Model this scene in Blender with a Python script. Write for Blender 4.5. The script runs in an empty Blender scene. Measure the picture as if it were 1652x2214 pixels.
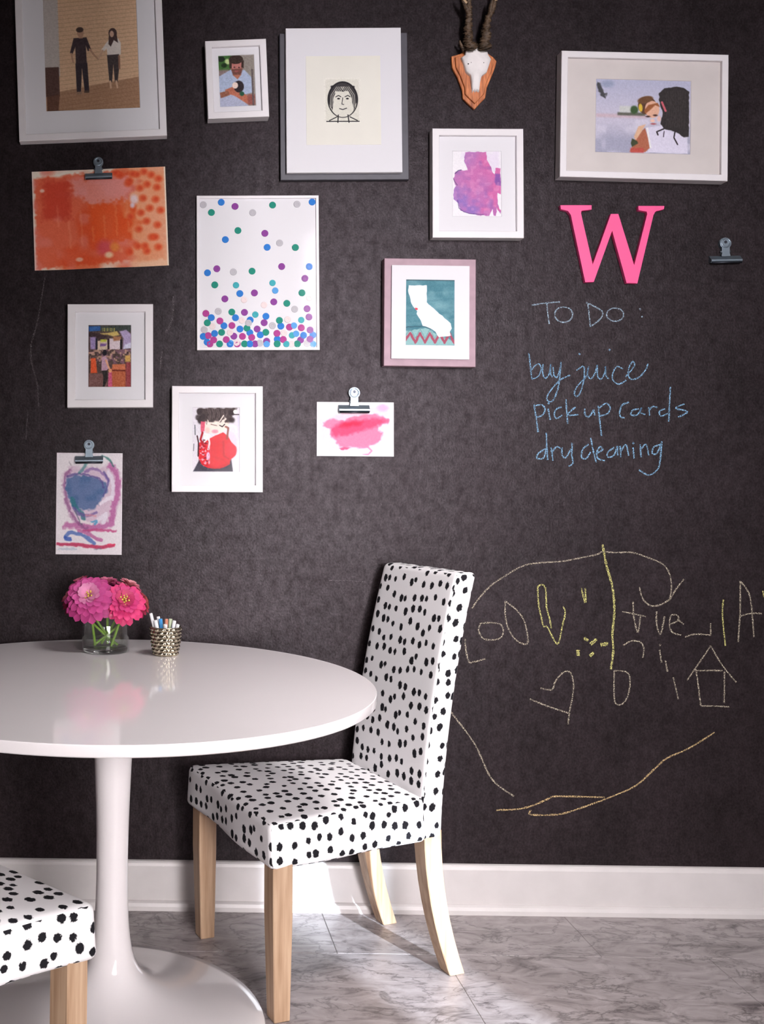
import bpy, bmesh, math, random
import numpy as np
from mathutils import Vector, Matrix

random.seed(7)
rng = np.random.default_rng(11)
scene = bpy.context.scene
S = 1.05                       # working units -> metres (applied once, at the end, to every mesh and empty)
IMG_W, IMG_H = 1652, 2214

# ------------------------------------------------------------------ camera
CF, CYAW, CPITCH, CROLL = 2200.0, -0.011245, 0.039282, 0.008705
CPOS = np.array([0.0, -2.7541, 1.1296])
CSX, CSY = -512.93, -151.10


def cam_axes():
    cy, sy, cp, sp = math.cos(CYAW), math.sin(CYAW), math.cos(CPITCH), math.sin(CPITCH)
    cr, sr = math.cos(CROLL), math.sin(CROLL)
    fwd = np.array([sy * cp, cy * cp, sp])
    right = np.array([cy, -sy, 0.0])
    up = np.cross(right, fwd)
    return cr * right + sr * up, -sr * right + cr * up, fwd


AX = cam_axes()
cam_d = bpy.data.cameras.new('camera')
cam = bpy.data.objects.new('camera', cam_d)
scene.collection.objects.link(cam)
cam_d.sensor_fit = 'HORIZONTAL'
cam_d.sensor_width = 36.0
cam_d.lens = CF / IMG_W * 36.0
cam_d.shift_x = -CSX / IMG_W
cam_d.shift_y = CSY / IMG_W
cam_d.clip_start = 0.02
r_, u_, f_ = AX
cam.matrix_world = Matrix(((r_[0], u_[0], -f_[0], CPOS[0] * S), (r_[1], u_[1], -f_[1], CPOS[1] * S),
                           (r_[2], u_[2], -f_[2], CPOS[2] * S), (0, 0, 0, 1)))
scene.camera = cam

# ------------------------------------------------------------------ light and exposure
scene.view_settings.view_transform = 'Standard'
scene.view_settings.look = 'None'
scene.view_settings.exposure = 0.0
scene.view_settings.gamma = 1.0
scene.view_settings.use_curve_mapping = False

world = bpy.data.worlds.new('sky')
scene.world = world
world.use_nodes = True
bg = world.node_tree.nodes['Background']
bg.inputs[0].default_value = (0.62, 0.78, 1.0, 1)
bg.inputs[1].default_value = 0.35


def area(name, loc, target, sx, sz, watts, col, spread=180):
    d = bpy.data.lights.new(name, 'AREA')
    d.shape = 'RECTANGLE'
    d.size, d.size_y = sx * S, sz * S
    d.energy = watts
    d.color = col
    d.spread = math.radians(spread)
    o = bpy.data.objects.new(name, d)
    scene.collection.objects.link(o)
    o.location = Vector(loc) * S
    v = Vector(target) - Vector(loc)
    o.rotation_euler = v.to_track_quat('-Z', 'Y').to_euler()
    return o


# daylight of the two windows in the front wall (behind the camera), plus two added fill lights
area('window_daylight', (1.55, -6.5, 2.45), (0.92, 0, 2.35), 0.42, 1.9, 41, (1.0, 0.95, 0.99), 60)
area('low_front_fill', (0.78, -3.33, 0.92), (0.0, -0.55, 0.05), 0.9, 1.15, 38, (1.0, 0.955, 0.96), 96)  # added low fill for the table foot and chairs; no door stands here
area('overhead_fill', (0.95, -1.35, 2.80), (0.62, -0.75, 0), 0.7, 0.7, 18, (1.0, 0.955, 0.955), 78)  # added fill to brighten the tabletop from above; no fixture hangs there
sun_d = bpy.data.lights.new('sun', 'SUN')
sun_d.energy = 12.5
sun_d.angle = math.radians(1.2)
sun_d.color = (0.78, 0.89, 1.0)
sun = bpy.data.objects.new('sun', sun_d)
scene.collection.objects.link(sun)
SUN_EL = math.radians(17.0)
sun_to = Vector((-0.41 * math.cos(SUN_EL), 0.912 * math.cos(SUN_EL), -math.sin(SUN_EL)))
sun.rotation_euler = sun_to.to_track_quat('-Z', 'Y').to_euler()

# ------------------------------------------------------------------ helpers


def at(px, py, y=0.0):
    """the point of the plane y = const seen at photograph pixel (px, py)"""
    d = AX[0] * ((px - IMG_W / 2 - CSX) / CF) - AX[1] * ((py - IMG_H / 2 - CSY) / CF) + AX[2]
    return CPOS + d * ((y - CPOS[1]) / d[1])


def at_z(px, py, z):
    d = AX[0] * ((px - IMG_W / 2 - CSX) / CF) - AX[1] * ((py - IMG_H / 2 - CSY) / CF) + AX[2]
    return CPOS + d * ((z - CPOS[2]) / d[2])


def lin(c):
    c = np.asarray(c, float) / 255.0
    return np.where(c <= 0.04045, c / 12.92, ((c + 0.055) / 1.055) ** 2.4)


def tag(o, label=None, cat=None, group=None, kind=None):
    if label:
        o['label'] = label
    if cat:
        o['category'] = cat
    if group:
        o['group'] = group
    if kind:
        o['kind'] = kind
    return o


def empty(name, loc, label, cat, group=None, rz=0.0, ry=0.0):
    o = bpy.data.objects.new(name, None)
    o.empty_display_size = 0.05
    scene.collection.objects.link(o)
    o.location = loc
    o.rotation_euler = (0, ry, rz)
    return tag(o, label, cat, group)


def link(name, me, parent=None):
    o = bpy.data.objects.new(name, me)
    scene.collection.objects.link(o)
    if parent is not None:
        o.parent = parent
    return o


def mesh_obj(name, verts, faces, mat, parent=None, smooth=False, uv=None, bevel=0.0, seg=2, fmat=None):
    me = bpy.data.meshes.new(name)
    me.from_pydata([tuple(map(float, v)) for v in verts], [], [tuple(map(int, f)) for f in faces])
    for m in (mat if isinstance(mat, (list, tuple)) else [mat]):
        me.materials.append(m)
    if uv is not None:
        lay = me.uv_layers.new(name='UVMap')
        flat = np.array([uvc for f in uv for uvc in f], dtype=np.float32).ravel()
        lay.data.foreach_set('uv', flat)
    if fmat is not None:
        me.polygons.foreach_set('material_index', np.array(fmat, dtype=np.int32))
    bm = bmesh.new()
    bm.from_mesh(me)
    if uv is None:
        bmesh.ops.remove_doubles(bm, verts=bm.verts, dist=1e-6)
        bmesh.ops.recalc_face_normals(bm, faces=bm.faces)
    if bevel > 0:
        ed = [e for e in bm.edges if len(e.link_faces) == 2 and e.calc_face_angle(0) > 0.5]
        bmesh.ops.bevel(bm, geom=ed, offset=bevel, offset_type='OFFSET', segments=seg, profile=0.5, affect='EDGES')
    bm.to_mesh(me)
    bm.free()
    if smooth:
        me.polygons.foreach_set('use_smooth', [True] * len(me.polygons))
    me.update()
    return link(name, me, parent)


def hexa(c8):
    return c8, [(0, 1, 2, 3), (7, 6, 5, 4), (0, 4, 5, 1), (1, 5, 6, 2), (2, 6, 7, 3), (3, 7, 4, 0)]


def box_vf(x0, x1, y0, y1, z0, z1):
    return hexa([(x0, y0, z0), (x1, y0, z0), (x1, y1, z0), (x0, y1, z0), (x0, y0, z1), (x1, y0, z1), (x1, y1, z1), (x0, y1, z1)])


def box(name, x0, x1, y0, y1, z0, z1, mat, parent=None, bevel=0.0):
    v, f = box_vf(x0, x1, y0, y1, z0, z1)
    return mesh_obj(name, v, f, mat, parent, bevel=bevel)


class MB:
    def __init__(self):
        self.v, self.f = [], []

    def add(self, v, f):
        n = len(self.v)
        self.v += [tuple(p) for p in v]
        self.f += [tuple(i + n for i in q) for q in f]

    def build(self, name, mat, parent=None, **k):
        return mesh_obj(name, self.v, self.f, mat, parent, **k)


def lathe_vf(prof, n=48, cx=0.0, cy=0.0, cap0=True, cap1=True):
    v, f = [], []
    for r, z in prof:
        for k in range(n):
            a = 2 * math.pi * k / n
            v.append((cx + r * math.cos(a), cy + r * math.sin(a), z))
    for i in range(len(prof) - 1):
        for k in range(n):
            k2 = (k + 1) % n
            f.append((i * n + k, i * n + k2, (i + 1) * n + k2, (i + 1) * n + k))
    if cap0:
        f.append(tuple(range(n))[::-1])
    if cap1:
        f.append(tuple((len(prof) - 1) * n + k for k in range(n)))
    return v, f


def tube_vf(pts, radii, n=8):
    pts = [Vector(p) for p in pts]
    v, f = [], []
    prev = None
    for i, p in enumerate(pts):
        t = (pts[min(i + 1, len(pts) - 1)] - pts[max(i - 1, 0)]).normalized()
        if prev is None:
            ref = Vector((0, 0, 1)) if abs(t.z) < 0.9 else Vector((1, 0, 0))
            a = t.cross(ref).normalized()
        else:
            a = (prev - t * prev.dot(t)).normalized()
        prev = a
        b = t.cross(a)
        r = radii[i] if isinstance(radii, (list, tuple)) else radii
        for k in range(n):
            w = 2 * math.pi * k / n
            v.append(p + (a * math.cos(w) + b * math.sin(w)) * r)
    for i in range(len(pts) - 1):
        for k in range(n):
            k2 = (k + 1) % n
            f.append((i * n + k, i * n + k2, (i + 1) * n + k2, (i + 1) * n + k))
    f.append(tuple(range(n))[::-1])
    f.append(tuple((len(pts) - 1) * n + k for k in range(n)))
    return v, f


def smooth_path(pts, per=6):
    """Catmull-Rom through the points"""
    P = [np.array(p, float) for p in pts]
    if len(P) < 3:
        return [P[0] + (P[-1] - P[0]) * t for t in np.linspace(0, 1, per + 1)]
    out = []
    for i in range(len(P) - 1):
        p0, p1, p2, p3 = P[max(i - 1, 0)], P[i], P[i + 1], P[min(i + 2, len(P) - 1)]
        for t in np.linspace(0, 1, per, endpoint=False):
            out.append(0.5 * ((2 * p1) + (-p0 + p2) * t + (2 * p0 - 5 * p1 + 4 * p2 - p3) * t * t + (-p0 + 3 * p1 - 3 * p2 + p3) * t ** 3))
    out.append(P[-1])
    return out


def slab_vf(outline, y0, y1):
    """polygon in (x, z) extruded from y0 (back) to y1 (front)"""
    n = len(outline)
    v = [(x, y0, z) for x, z in outline] + [(x, y1, z) for x, z in outline]
    f = [tuple(range(n)), tuple(range(2 * n - 1, n - 1, -1))]
    f += [(k, (k + 1) % n, n + (k + 1) % n, n + k) for k in range(n)]
    return v, f


def slab(name, outline, y0, y1, mat, parent=None, bevel=0.0):
    v, f = slab_vf(outline, y0, y1)
    o = mesh_obj(name, v, f, mat, parent, bevel=bevel)
    bm = bmesh.new()
    bm.from_mesh(o.data)
    bmesh.ops.triangulate(bm, faces=[q for q in bm.faces if len(q.verts) > 4])
    bm.to_mesh(o.data)
    bm.free()
    return o


# ------------------------------------------------------------------ materials


def new_mat(name):
    m = bpy.data.materials.new(name)
    m.use_nodes = True
    nt = m.node_tree
    return m, nt, nt.nodes['Principled BSDF'], nt.links


def plain(name, rgb, rough=0.5, metal=0.0, spec=0.5, noise=0.0, nscale=60.0, bump=0.0, bscale=200.0):
    m, nt, b, L = new_mat(name)
    col = [float(x) for x in lin(rgb)]
    b.inputs['Base Color'].default_value = (*col, 1)
    b.inputs['Roughness'].default_value = rough
    b.inputs['Metallic'].default_value = metal
    b.inputs['Specular IOR Level'].default_value = spec
    tc = nt.nodes.new('ShaderNodeTexCoord')
    if noise > 0:
        n = nt.nodes.new('ShaderNodeTexNoise')
        n.inputs['Scale'].default_value = nscale
        n.inputs['Detail'].default_value = 5
        L.new(tc.outputs['Object'], n.inputs['Vector'])
        r = nt.nodes.new('ShaderNodeValToRGB')
        r.color_ramp.elements[0].position = 0.3
        r.color_ramp.elements[1].position = 0.7
        r.color_ramp.elements[0].color = (*[c * (1 - noise) for c in col], 1)
        r.color_ramp.elements[1].color = (*[min(1, c * (1 + noise * 0.6)) for c in col], 1)
        L.new(n.outputs['Fac'], r.inputs['Fac'])
        L.new(r.outputs['Color'], b.inputs['Base Color'])
    if bump > 0:
        n2 = nt.nodes.new('ShaderNodeTexNoise')
        n2.inputs['Scale'].default_value = bscale
        n2.inputs['Detail'].default_value = 3
        L.new(tc.outputs['Object'], n2.inputs['Vector'])
        bp = nt.nodes.new('ShaderNodeBump')
        bp.inputs['Strength'].default_value = bump
        bp.inputs['Distance'].default_value = 0.002
        L.new(n2.outputs['Fac'], bp.inputs['Height'])
        L.new(bp.outputs['Normal'], b.inputs['Normal'])
    return m


def chalkboard():
    m, nt, b, L = new_mat('chalkboard paint')
    tc = nt.nodes.new('ShaderNodeTexCoord')
    mp = nt.nodes.new('ShaderNodeMapping')
    mp.inputs['Scale'].default_value = (1, 1, 0.75)
    L.new(tc.outputs['Object'], mp.inputs['Vector'])

    def noise(scale, detail, rough=0.6):
        n = nt.nodes.new('ShaderNodeTexNoise')
        n.inputs['Scale'].default_value = scale
        n.inputs['Detail'].default_value = detail
        n.inputs['Roughness'].default_value = rough
        L.new(mp.outputs['Vector'], n.inputs['Vector'])
        return n
    n1, n2 = noise(6.0, 6, 0.75), noise(190.0, 4, 0.7)
    mul = nt.nodes.new('ShaderNodeMath')
    mul.operation = 'MULTIPLY'
    L.new(n1.outputs['Fac'], mul.inputs[0])
    L.new(n2.outputs['Fac'], mul.inputs[1])
    r = nt.nodes.new('ShaderNodeValToRGB')
    e = r.color_ramp.elements
    e[0].position, e[1].position = 0.12, 0.48
    e[0].color = (0.0100, 0.0074, 0.0076, 1)
    e[1].color = (0.030, 0.0205, 0.0230, 1)
    L.new(mul.outputs[0], r.inputs['Fac'])
    L.new(r.outputs['Color'], b.inputs['Base Color'])
    rr = nt.nodes.new('ShaderNodeMapRange')
    rr.inputs['From Min'].default_value = 0.12
    rr.inputs['From Max'].default_value = 0.42
    rr.inputs['To Min'].default_value = 0.30
    rr.inputs['To Max'].default_value = 0.46
    L.new(mul.outputs[0], rr.inputs['Value'])
    L.new(rr.outputs['Result'], b.inputs['Roughness'])
    n3 = noise(46.0, 3, 0.6)
    mx = nt.nodes.new('ShaderNodeMath')
    mx.operation = 'MULTIPLY'
    L.new(n2.outputs['Fac'], mx.inputs[0])
    L.new(n3.outputs['Fac'], mx.inputs[1])
    sp = nt.nodes.new('ShaderNodeMapRange')
    sp.inputs['From Min'].default_value = 0.14
    sp.inputs['From Max'].default_value = 0.38
    sp.inputs['To Min'].default_value = 0.10
    sp.inputs['To Max'].default_value = 0.32
    L.new(mx.outputs[0], sp.inputs['Value'])
    L.new(sp.outputs['Result'], b.inputs['Specular IOR Level'])
    b.inputs['Specular Tint'].default_value = (1.0, 0.885, 0.955, 1)
    b.inputs['Specular IOR Level'].default_value = 0.29
    bp = nt.nodes.new('ShaderNodeBump')
    bp.inputs['Strength'].default_value = 0.35
    bp.inputs['Distance'].default_value = 0.002
    L.new(n2.outputs['Fac'], bp.inputs['Height'])
    L.new(bp.outputs['Normal'], b.inputs['Normal'])
    return m


def chalk(name, rgb, cover=0.5):
    m, nt, b, L = new_mat(name)
    b.inputs['Base Color'].default_value = (*[float(x) for x in lin(rgb)], 1)
    b.inputs['Roughness'].default_value = 0.95
    b.inputs['Specular IOR Level'].default_value = 0.1
    tc = nt.nodes.new('ShaderNodeTexCoord')
    n = nt.nodes.new('ShaderNodeTexNoise')
    n.inputs['Scale'].default_value = 420
    n.inputs['Detail'].default_value = 3
    L.new(tc.outputs['Object'], n.inputs['Vector'])
    r = nt.nodes.new('ShaderNodeValToRGB')
    r.color_ramp.elements[0].position = 0.62 - 0.3 * cover
    r.color_ramp.elements[1].position = 0.80 - 0.3 * cover
    r.color_ramp.elements[0].color = (0.12, 0.12, 0.12, 1)
    L.new(n.outputs['Fac'], r.inputs['Fac'])
    L.new(r.outputs['Color'], b.inputs['Alpha'])
    return m


def glass_pane(name='picture glass', ior=1.11, tint=(0.985, 0.99, 0.988), rough=0.06, power=4.0):
    m = bpy.data.materials.new(name)
    m.use_nodes = True
    nt = m.node_tree
    nt.nodes.clear()
    out = nt.nodes.new('ShaderNodeOutputMaterial')
    mix = nt.nodes.new('ShaderNodeMixShader')
    t = nt.nodes.new('ShaderNodeBsdfTransparent')
    t.inputs[0].default_value = (*tint, 1)
    g = nt.nodes.new('ShaderNodeBsdfGlossy')
    g.inputs['Roughness'].default_value = rough
    lw = nt.nodes.new('ShaderNodeLayerWeight')
    pw = nt.nodes.new('ShaderNodeMath')
    pw.operation = 'POWER'
    pw.inputs[1].default_value = power
    nt.links.new(lw.outputs['Facing'], pw.inputs[0])
    fr = nt.nodes.new('ShaderNodeMapRange')
    fr.inputs['To Min'].default_value = ((ior - 1) / (ior + 1)) ** 2
    fr.inputs['To Max'].default_value = 0.7
    nt.links.new(pw.outputs[0], fr.inputs['Value'])
    nt.links.new(fr.outputs[0], mix.inputs[0])
    nt.links.new(t.outputs[0], mix.inputs[1])
    nt.links.new(g.outputs[0], mix.inputs[2])
    nt.links.new(mix.outputs[0], out.inputs[0])
    return m


def true_glass(name, ior, tint=(1, 1, 1)):
    m, nt, b, L = new_mat(name)
    b.inputs['Base Color'].default_value = (*tint, 1)
    b.inputs['Roughness'].default_value = 0.0
    b.inputs['IOR'].default_value = ior
    b.inputs['Transmission Weight'].default_value = 1.0
    return m


def painted():
    """printed or painted paper: colour from the mesh's own colour attribute"""
    m, nt, b, L = new_mat('printed paper')
    a = nt.nodes.new('ShaderNodeAttribute')
    a.attribute_name = 'ink'
    L.new(a.outputs['Color'], b.inputs['Base Color'])
    b.inputs['Roughness'].default_value = 0.7
    b.inputs['Specular IOR Level'].default_value = 0.25
    return m


def spotted_fabric():
    m, nt, b, L = new_mat('spotted cotton')
    uv = nt.nodes.new('ShaderNodeTexCoord')
    mp = nt.nodes.new('ShaderNodeMapping')
    mp.inputs['Scale'].default_value = (32.0, 28.5, 1)
    L.new(uv.outputs['UV'], mp.inputs['Vector'])
    n = nt.nodes.new('ShaderNodeTexNoise')
    n.noise_dimensions = '2D'
    n.inputs['Scale'].default_value = 5.0
    n.inputs['Detail'].default_value = 4
    n.inputs['Roughness'].default_value = 0.65
    L.new(mp.outputs['Vector'], n.inputs['Vector'])
    sub = nt.nodes.new('ShaderNodeVectorMath')
    sub.operation = 'SUBTRACT'
    sub.inputs[1].default_value = (0.5, 0.5, 0.5)
    L.new(n.outputs['Color'], sub.inputs[0])
    sc = nt.nodes.new('ShaderNodeVectorMath')
    sc.operation = 'SCALE'
    sc.inputs['Scale'].default_value = 0.26
    L.new(sub.outputs[0], sc.inputs[0])
    ad = nt.nodes.new('ShaderNodeVectorMath')
    ad.operation = 'ADD'
    L.new(mp.outputs['Vector'], ad.inputs[0])
    L.new(sc.outputs[0], ad.inputs[1])
    v = nt.nodes.new('ShaderNodeTexVoronoi')
    v.voronoi_dimensions = '2D'
    v.inputs['Scale'].default_value = 1.0
    v.inputs['Randomness'].default_value = 0.60
    L.new(ad.outputs[0], v.inputs['Vector'])
    # each brushed spot has its own size
    sep = nt.nodes.new('ShaderNodeSeparateColor')
    L.new(v.outputs['Color'], sep.inputs[0])
    size = nt.nodes.new('ShaderNodeMapRange')
    size.inputs['To Min'].default_value = 0.20
    size.inputs['To Max'].default_value = 0.285
    L.new(sep.outputs[0], size.inputs['Value'])
    d = nt.nodes.new('ShaderNodeMath')
    d.operation = 'SUBTRACT'
    L.new(v.outputs['Distance'], d.inputs[0])
    L.new(size.outputs['Result'], d.inputs[1])
    r = nt.nodes.new('ShaderNodeMapRange')
    r.inputs['From Min'].default_value = -0.025
    r.inputs['From Max'].default_value = 0.025
    L.new(d.outputs[0], r.inputs['Value'])
    mix = nt.nodes.new('ShaderNodeMix')
    mix.data_type = 'RGBA'
    mix.inputs['A'].default_value = (0.012, 0.011, 0.014, 1)
    mix.inputs['B'].default_value = (0.84, 0.82, 0.83, 1)
    L.new(r.outputs['Result'], mix.inputs['Factor'])
    L.new(mix.outputs['Result'], b.inputs['Base Color'])
    b.inputs['Roughness'].default_value = 0.9
    b.inputs['Specular IOR Level'].default_value = 0.15
    return m


def oak():
    m, nt, b, L = new_mat('pale oak')
    tc = nt.nodes.new('ShaderNodeTexCoord')
    mp = nt.nodes.new('ShaderNodeMapping')
    mp.inputs['Scale'].default_value = (90, 90, 5)
    L.new(tc.outputs['Object'], mp.inputs['Vector'])
    n = nt.nodes.new('ShaderNodeTexNoise')
    n.inputs['Scale'].default_value = 1.0
    n.inputs['Detail'].default_value = 6
    L.new(mp.outputs['Vector'], n.inputs['Vector'])
    r = nt.nodes.new('ShaderNodeValToRGB')
    e = r.color_ramp.elements
    e[0].position, e[1].position = 0.25, 0.75
    e[0].color = (*[float(x) for x in lin((158, 124, 96))], 1)
    e[1].color = (*[float(x) for x in lin((202, 172, 144))], 1)
    L.new(n.outputs['Fac'], r.inputs['Fac'])
    L.new(r.outputs['Color'], b.inputs['Base Color'])
    b.inputs['Roughness'].default_value = 0.5
    return m


def marble():
    m, nt, b, L = new_mat('grey marble')
    geo = nt.nodes.new('ShaderNodeNewGeometry')
    mp = nt.nodes.new('ShaderNodeMapping')
    mp.inputs['Rotation'].default_value = (0, 0, math.radians(-35))
    mp.inputs['Scale'].default_value = (7.0, 15.0, 1)
    L.new(geo.outputs['Position'], mp.inputs['Vector'])
    n1 = nt.nodes.new('ShaderNodeTexNoise')
    n1.inputs['Scale'].default_value = 1.3
    n1.inputs['Detail'].default_value = 9
    n1.inputs['Roughness'].default_value = 0.66
    n1.inputs['Distortion'].default_value = 1.1
    L.new(mp.outputs['Vector'], n1.inputs['Vector'])
    r = nt.nodes.new('ShaderNodeValToRGB')
    e = r.color_ramp.elements
    e[0].position, e[1].position = 0.30, 0.66
    e[0].color = (*[float(x) for x in lin((92, 84, 86))], 1)
    e[1].color = (*[float(x) for x in lin((172, 163, 164))], 1)
    k = e.new(0.46)
    k.color = (*[float(x) for x in lin((148, 139, 139))], 1)
    L.new(n1.outputs['Fac'], r.inputs['Fac'])
    # thin dark veins
    n2 = nt.nodes.new('ShaderNodeTexNoise')
    n2.inputs['Scale'].default_value = 0.75
    n2.inputs['Detail'].default_value = 6
    n2.inputs['Roughness'].default_value = 0.6
    n2.inputs['Distortion'].default_value = 0.6
    L.new(mp.outputs['Vector'], n2.inputs['Vector'])
    ab = nt.nodes.new('ShaderNodeMath')
    ab.operation = 'SUBTRACT'
    ab.inputs[1].default_value = 0.5
    L.new(n2.outputs['Fac'], ab.inputs[0])
    a2 = nt.nodes.new('ShaderNodeMath')
    a2.operation = 'ABSOLUTE'
    L.new(ab.outputs[0], a2.inputs[0])
    vr = nt.nodes.new('ShaderNodeMapRange')
    vr.inputs['From Min'].default_value = 0.0
    vr.inputs['From Max'].default_value = 0.022
    vr.inputs['To Min'].default_value = 0.55
    vr.inputs['To Max'].default_value = 1.0
    L.new(a2.outputs[0], vr.inputs['Value'])
    mx = nt.nodes.new('ShaderNodeMix')
    mx.data_type = 'RGBA'
    mx.blend_type = 'MULTIPLY'
    mx.inputs['Factor'].default_value = 1.0
    L.new(r.outputs['Color'], mx.inputs['A'])
    L.new(vr.outputs['Result'], mx.inputs['B'])
    L.new(mx.outputs['Result'], b.inputs['Base Color'])
    b.inputs['Roughness'].default_value = 0.38
    return m


def plaque_wood():
    m, nt, b, L = new_mat('orange stained wood')
    tc = nt.nodes.new('ShaderNodeTexCoord')
    mp = nt.nodes.new('ShaderNodeMapping')
    mp.inputs['Scale'].default_value = (160, 60, 22)
    L.new(tc.outputs['Object'], mp.inputs['Vector'])
    n = nt.nodes.new('ShaderNodeTexNoise')
    n.inputs['Scale'].default_value = 1.0
    n.inputs['Detail'].default_value = 5
    L.new(mp.outputs['Vector'], n.inputs['Vector'])
    r = nt.nodes.new('ShaderNodeValToRGB')
    e = r.color_ramp.elements
    e[0].position, e[1].position = 0.3, 0.7
    e[0].color = (*[float(x) for x in lin((150, 78, 40))], 1)
    e[1].color = (*[float(x) for x in lin((226, 140, 86))], 1)
    L.new(n.outputs['Fac'], r.inputs['Fac'])
    L.new(r.outputs['Color'], b.inputs['Base Color'])
    b.inputs['Roughness'].default_value = 0.35
    return m


M_WALL = chalkboard()
M_WHITEWALL = plain('white wall paint', (172, 166, 162), 0.85, noise=0.03, nscale=8)
M_TRIM = plain('white trim paint', (202, 196, 195), 0.4, noise=0.05, nscale=14, bump=0.12, bscale=60)
M_GROUT = plain('grey grout', (150, 143, 143), 0.9)
M_MARBLE = marble()
M_TABLE = plain('white lacquer', (230, 224, 225), 0.075, noise=0.02, nscale=3)
M_FABRIC = spotted_fabric()
M_OAK = oak()
M_FRAME = plain('white picture frame paint', (232, 227, 229), 0.4, noise=0.02, nscale=20)
M_CHARCOAL = plain('charcoal frame', (72, 69, 78), 0.45, noise=0.12, nscale=40)
M_MAUVE = plain('mauve brushed metal', (172, 140, 152), 0.5, metal=0.0, noise=0.12, nscale=30)
M_MAT = plain('white mount board', (230, 227, 231), 0.9)
M_BEIGE = plain('beige mount board', (214, 205, 202), 0.9, noise=0.05, nscale=12)
M_CREAM = plain('cream paper', (236, 232, 222), 0.9, noise=0.03, nscale=10)
M_BACK = plain('backing board', (120, 105, 90), 0.9)
M_GLASSPANE = glass_pane()
M_INK = painted()
M_STEEL = plain('nickel plated steel', (140, 153, 164), 0.36, metal=0.8, noise=0.06, nscale=50)
M_DARKSTEEL = plain('dark steel', (60, 62, 70), 0.4, metal=0.8)
M_PINK = plain('hot pink paint', (250, 88, 150), 0.42, noise=0.05, nscale=12)
M_BONE = plain('bleached bone', (240, 234, 232), 0.6, noise=0.06, nscale=40, bump=0.25, bscale=120)
M_ANTLER = plain('dark antler', (92, 72, 54), 0.6, noise=0.55, nscale=70, bump=0.8, bscale=160)
M_ANTLER_TIP = plain('worn antler', (196, 166, 132), 0.5, noise=0.3, nscale=50, bump=0.3)
M_PLAQUE = plaque_wood()
M_VASE = glass_pane('clear glass', 1.6, (0.985, 0.995, 0.99), 0.05, 2.6)
M_VASEBASE = true_glass('thick clear glass', 1.45, (0.97, 0.99, 0.985))
M_WATER = glass_pane('water', 1.33, (0.95, 0.975, 0.95), 0.01)
M_STEM = plain('fresh green stem', (128, 168, 52), 0.45, noise=0.2, nscale=60)
M_LEAF = plain('dark green sepal', (70, 104, 44), 0.5)
M_SILVER = plain('mottled silver', (200, 190, 168), 0.2, metal=1.0, noise=0.35, nscale=55)
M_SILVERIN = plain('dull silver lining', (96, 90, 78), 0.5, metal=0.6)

# ------------------------------------------------------------------ the room
RX0, RX1, RY, RZ = -1.60, 2.70, -3.40, 2.85
wall = box('wall_back', RX0, RX1, 0.0, 0.10, 0.0, RZ, M_WALL)
tag(wall, 'chalkboard painted dark wall hung with pictures', kind='structure')
box_l = box('wall_left', RX0 - 0.1, RX0, RY - 0.1, 0.10, 0.0, RZ, M_WHITEWALL)
tag(box_l, 'plain white side wall', kind='structure')
box_r = box('wall_right', RX1, RX1 + 0.1, RY - 0.1, 0.10, 0.0, RZ, M_WHITEWALL)
tag(box_r, 'plain white side wall opposite', kind='structure')
ceil = box('ceiling', RX0 - 0.1, RX1 + 0.1, RY - 0.1, 0.10, RZ, RZ + 0.1, M_WHITEWALL)
tag(ceil, 'flat white ceiling', kind='structure')

# front wall with the narrow glazed sidelight the low sun comes through
SL0, SL1, SLZ0, SLZ1 = 1.83, 2.165, 0.30, 1.38
wf = MB()
WN0, WN1, WNZ0, WNZ1 = 0.83, 1.755, 0.85, 2.72
for q in ((RX0, WN0, 0, RZ), (WN1, SL0, 0, RZ), (SL1, RX1, 0, RZ), (SL0, SL1, 0, SLZ0), (SL0, SL1, SLZ1, RZ), (WN0, WN1, 0, WNZ0), (WN0, WN1, WNZ1, RZ)):
    wf.add(*box_vf(q[0], q[1], RY - 0.1, RY, q[2], q[3]))
tag(wf.build('wall_front', M_WHITEWALL), 'white wall behind the camera with a narrow low window', kind='structure')
win = MB()
for q in ((SL0 - 0.05, SL0, SLZ0 - 0.05, SLZ1 + 0.05), (SL1, SL1 + 0.05, SLZ0 - 0.05, SLZ1 + 0.05),
          (SL0, SL1, SLZ0 - 0.05, SLZ0), (SL0, SL1, SLZ1, SLZ1 + 0.05)):
    win.add(*box_vf(q[0], q[1], RY, RY + 0.02, q[2], q[3]))
w1 = tag(win.build('window_1', M_TRIM), 'narrow low sidelight window in white trim', kind='structure')
mesh_obj('pane', [(SL0, RY - 0.05, SLZ0), (SL1, RY - 0.05, SLZ0), (SL1, RY - 0.05, SLZ1), (SL0, RY - 0.05, SLZ1)], [(0, 1, 2, 3)], M_GLASSPANE, w1)

# floor: grout bed with one marble tile after another
floor = box('floor', RX0 - 0.1, RX1 + 0.1, RY - 0.1, 0.10, -0.05, -0.0015, M_GROUT)
tag(floor, 'grey veined marble tile floor', kind='structure')
PITCH, GAP = 0.634, 0.0022
row_y = [-0.001, -0.252]
while row_y[-1] > RY:
    row_y.append(row_y[-1] - PITCH)
for i in range(len(row_y) - 1):
    ya, yb = row_y[i + 1], row_y[i]
    off = 0.446 if i % 2 == 0 else 0.700
    k0 = math.floor((RX0 - off) / PITCH)
    x = off + k0 * PITCH
    while x < RX1:
        a, b_ = max(x, RX0 + 0.001), min(x + PITCH, RX1 - 0.001)
        if b_ - a > 0.02:
            dz = random.uniform(-0.0003, 0.0)
            v, f = box_vf(a + GAP / 2, b_ - GAP / 2, max(ya, RY + 0.001) + GAP / 2, yb - GAP / 2, -0.008, dz)
            mesh_obj('tile', v, f, M_MARBLE, floor, bevel=0.0007, seg=1)
        x += PITCH


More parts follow.
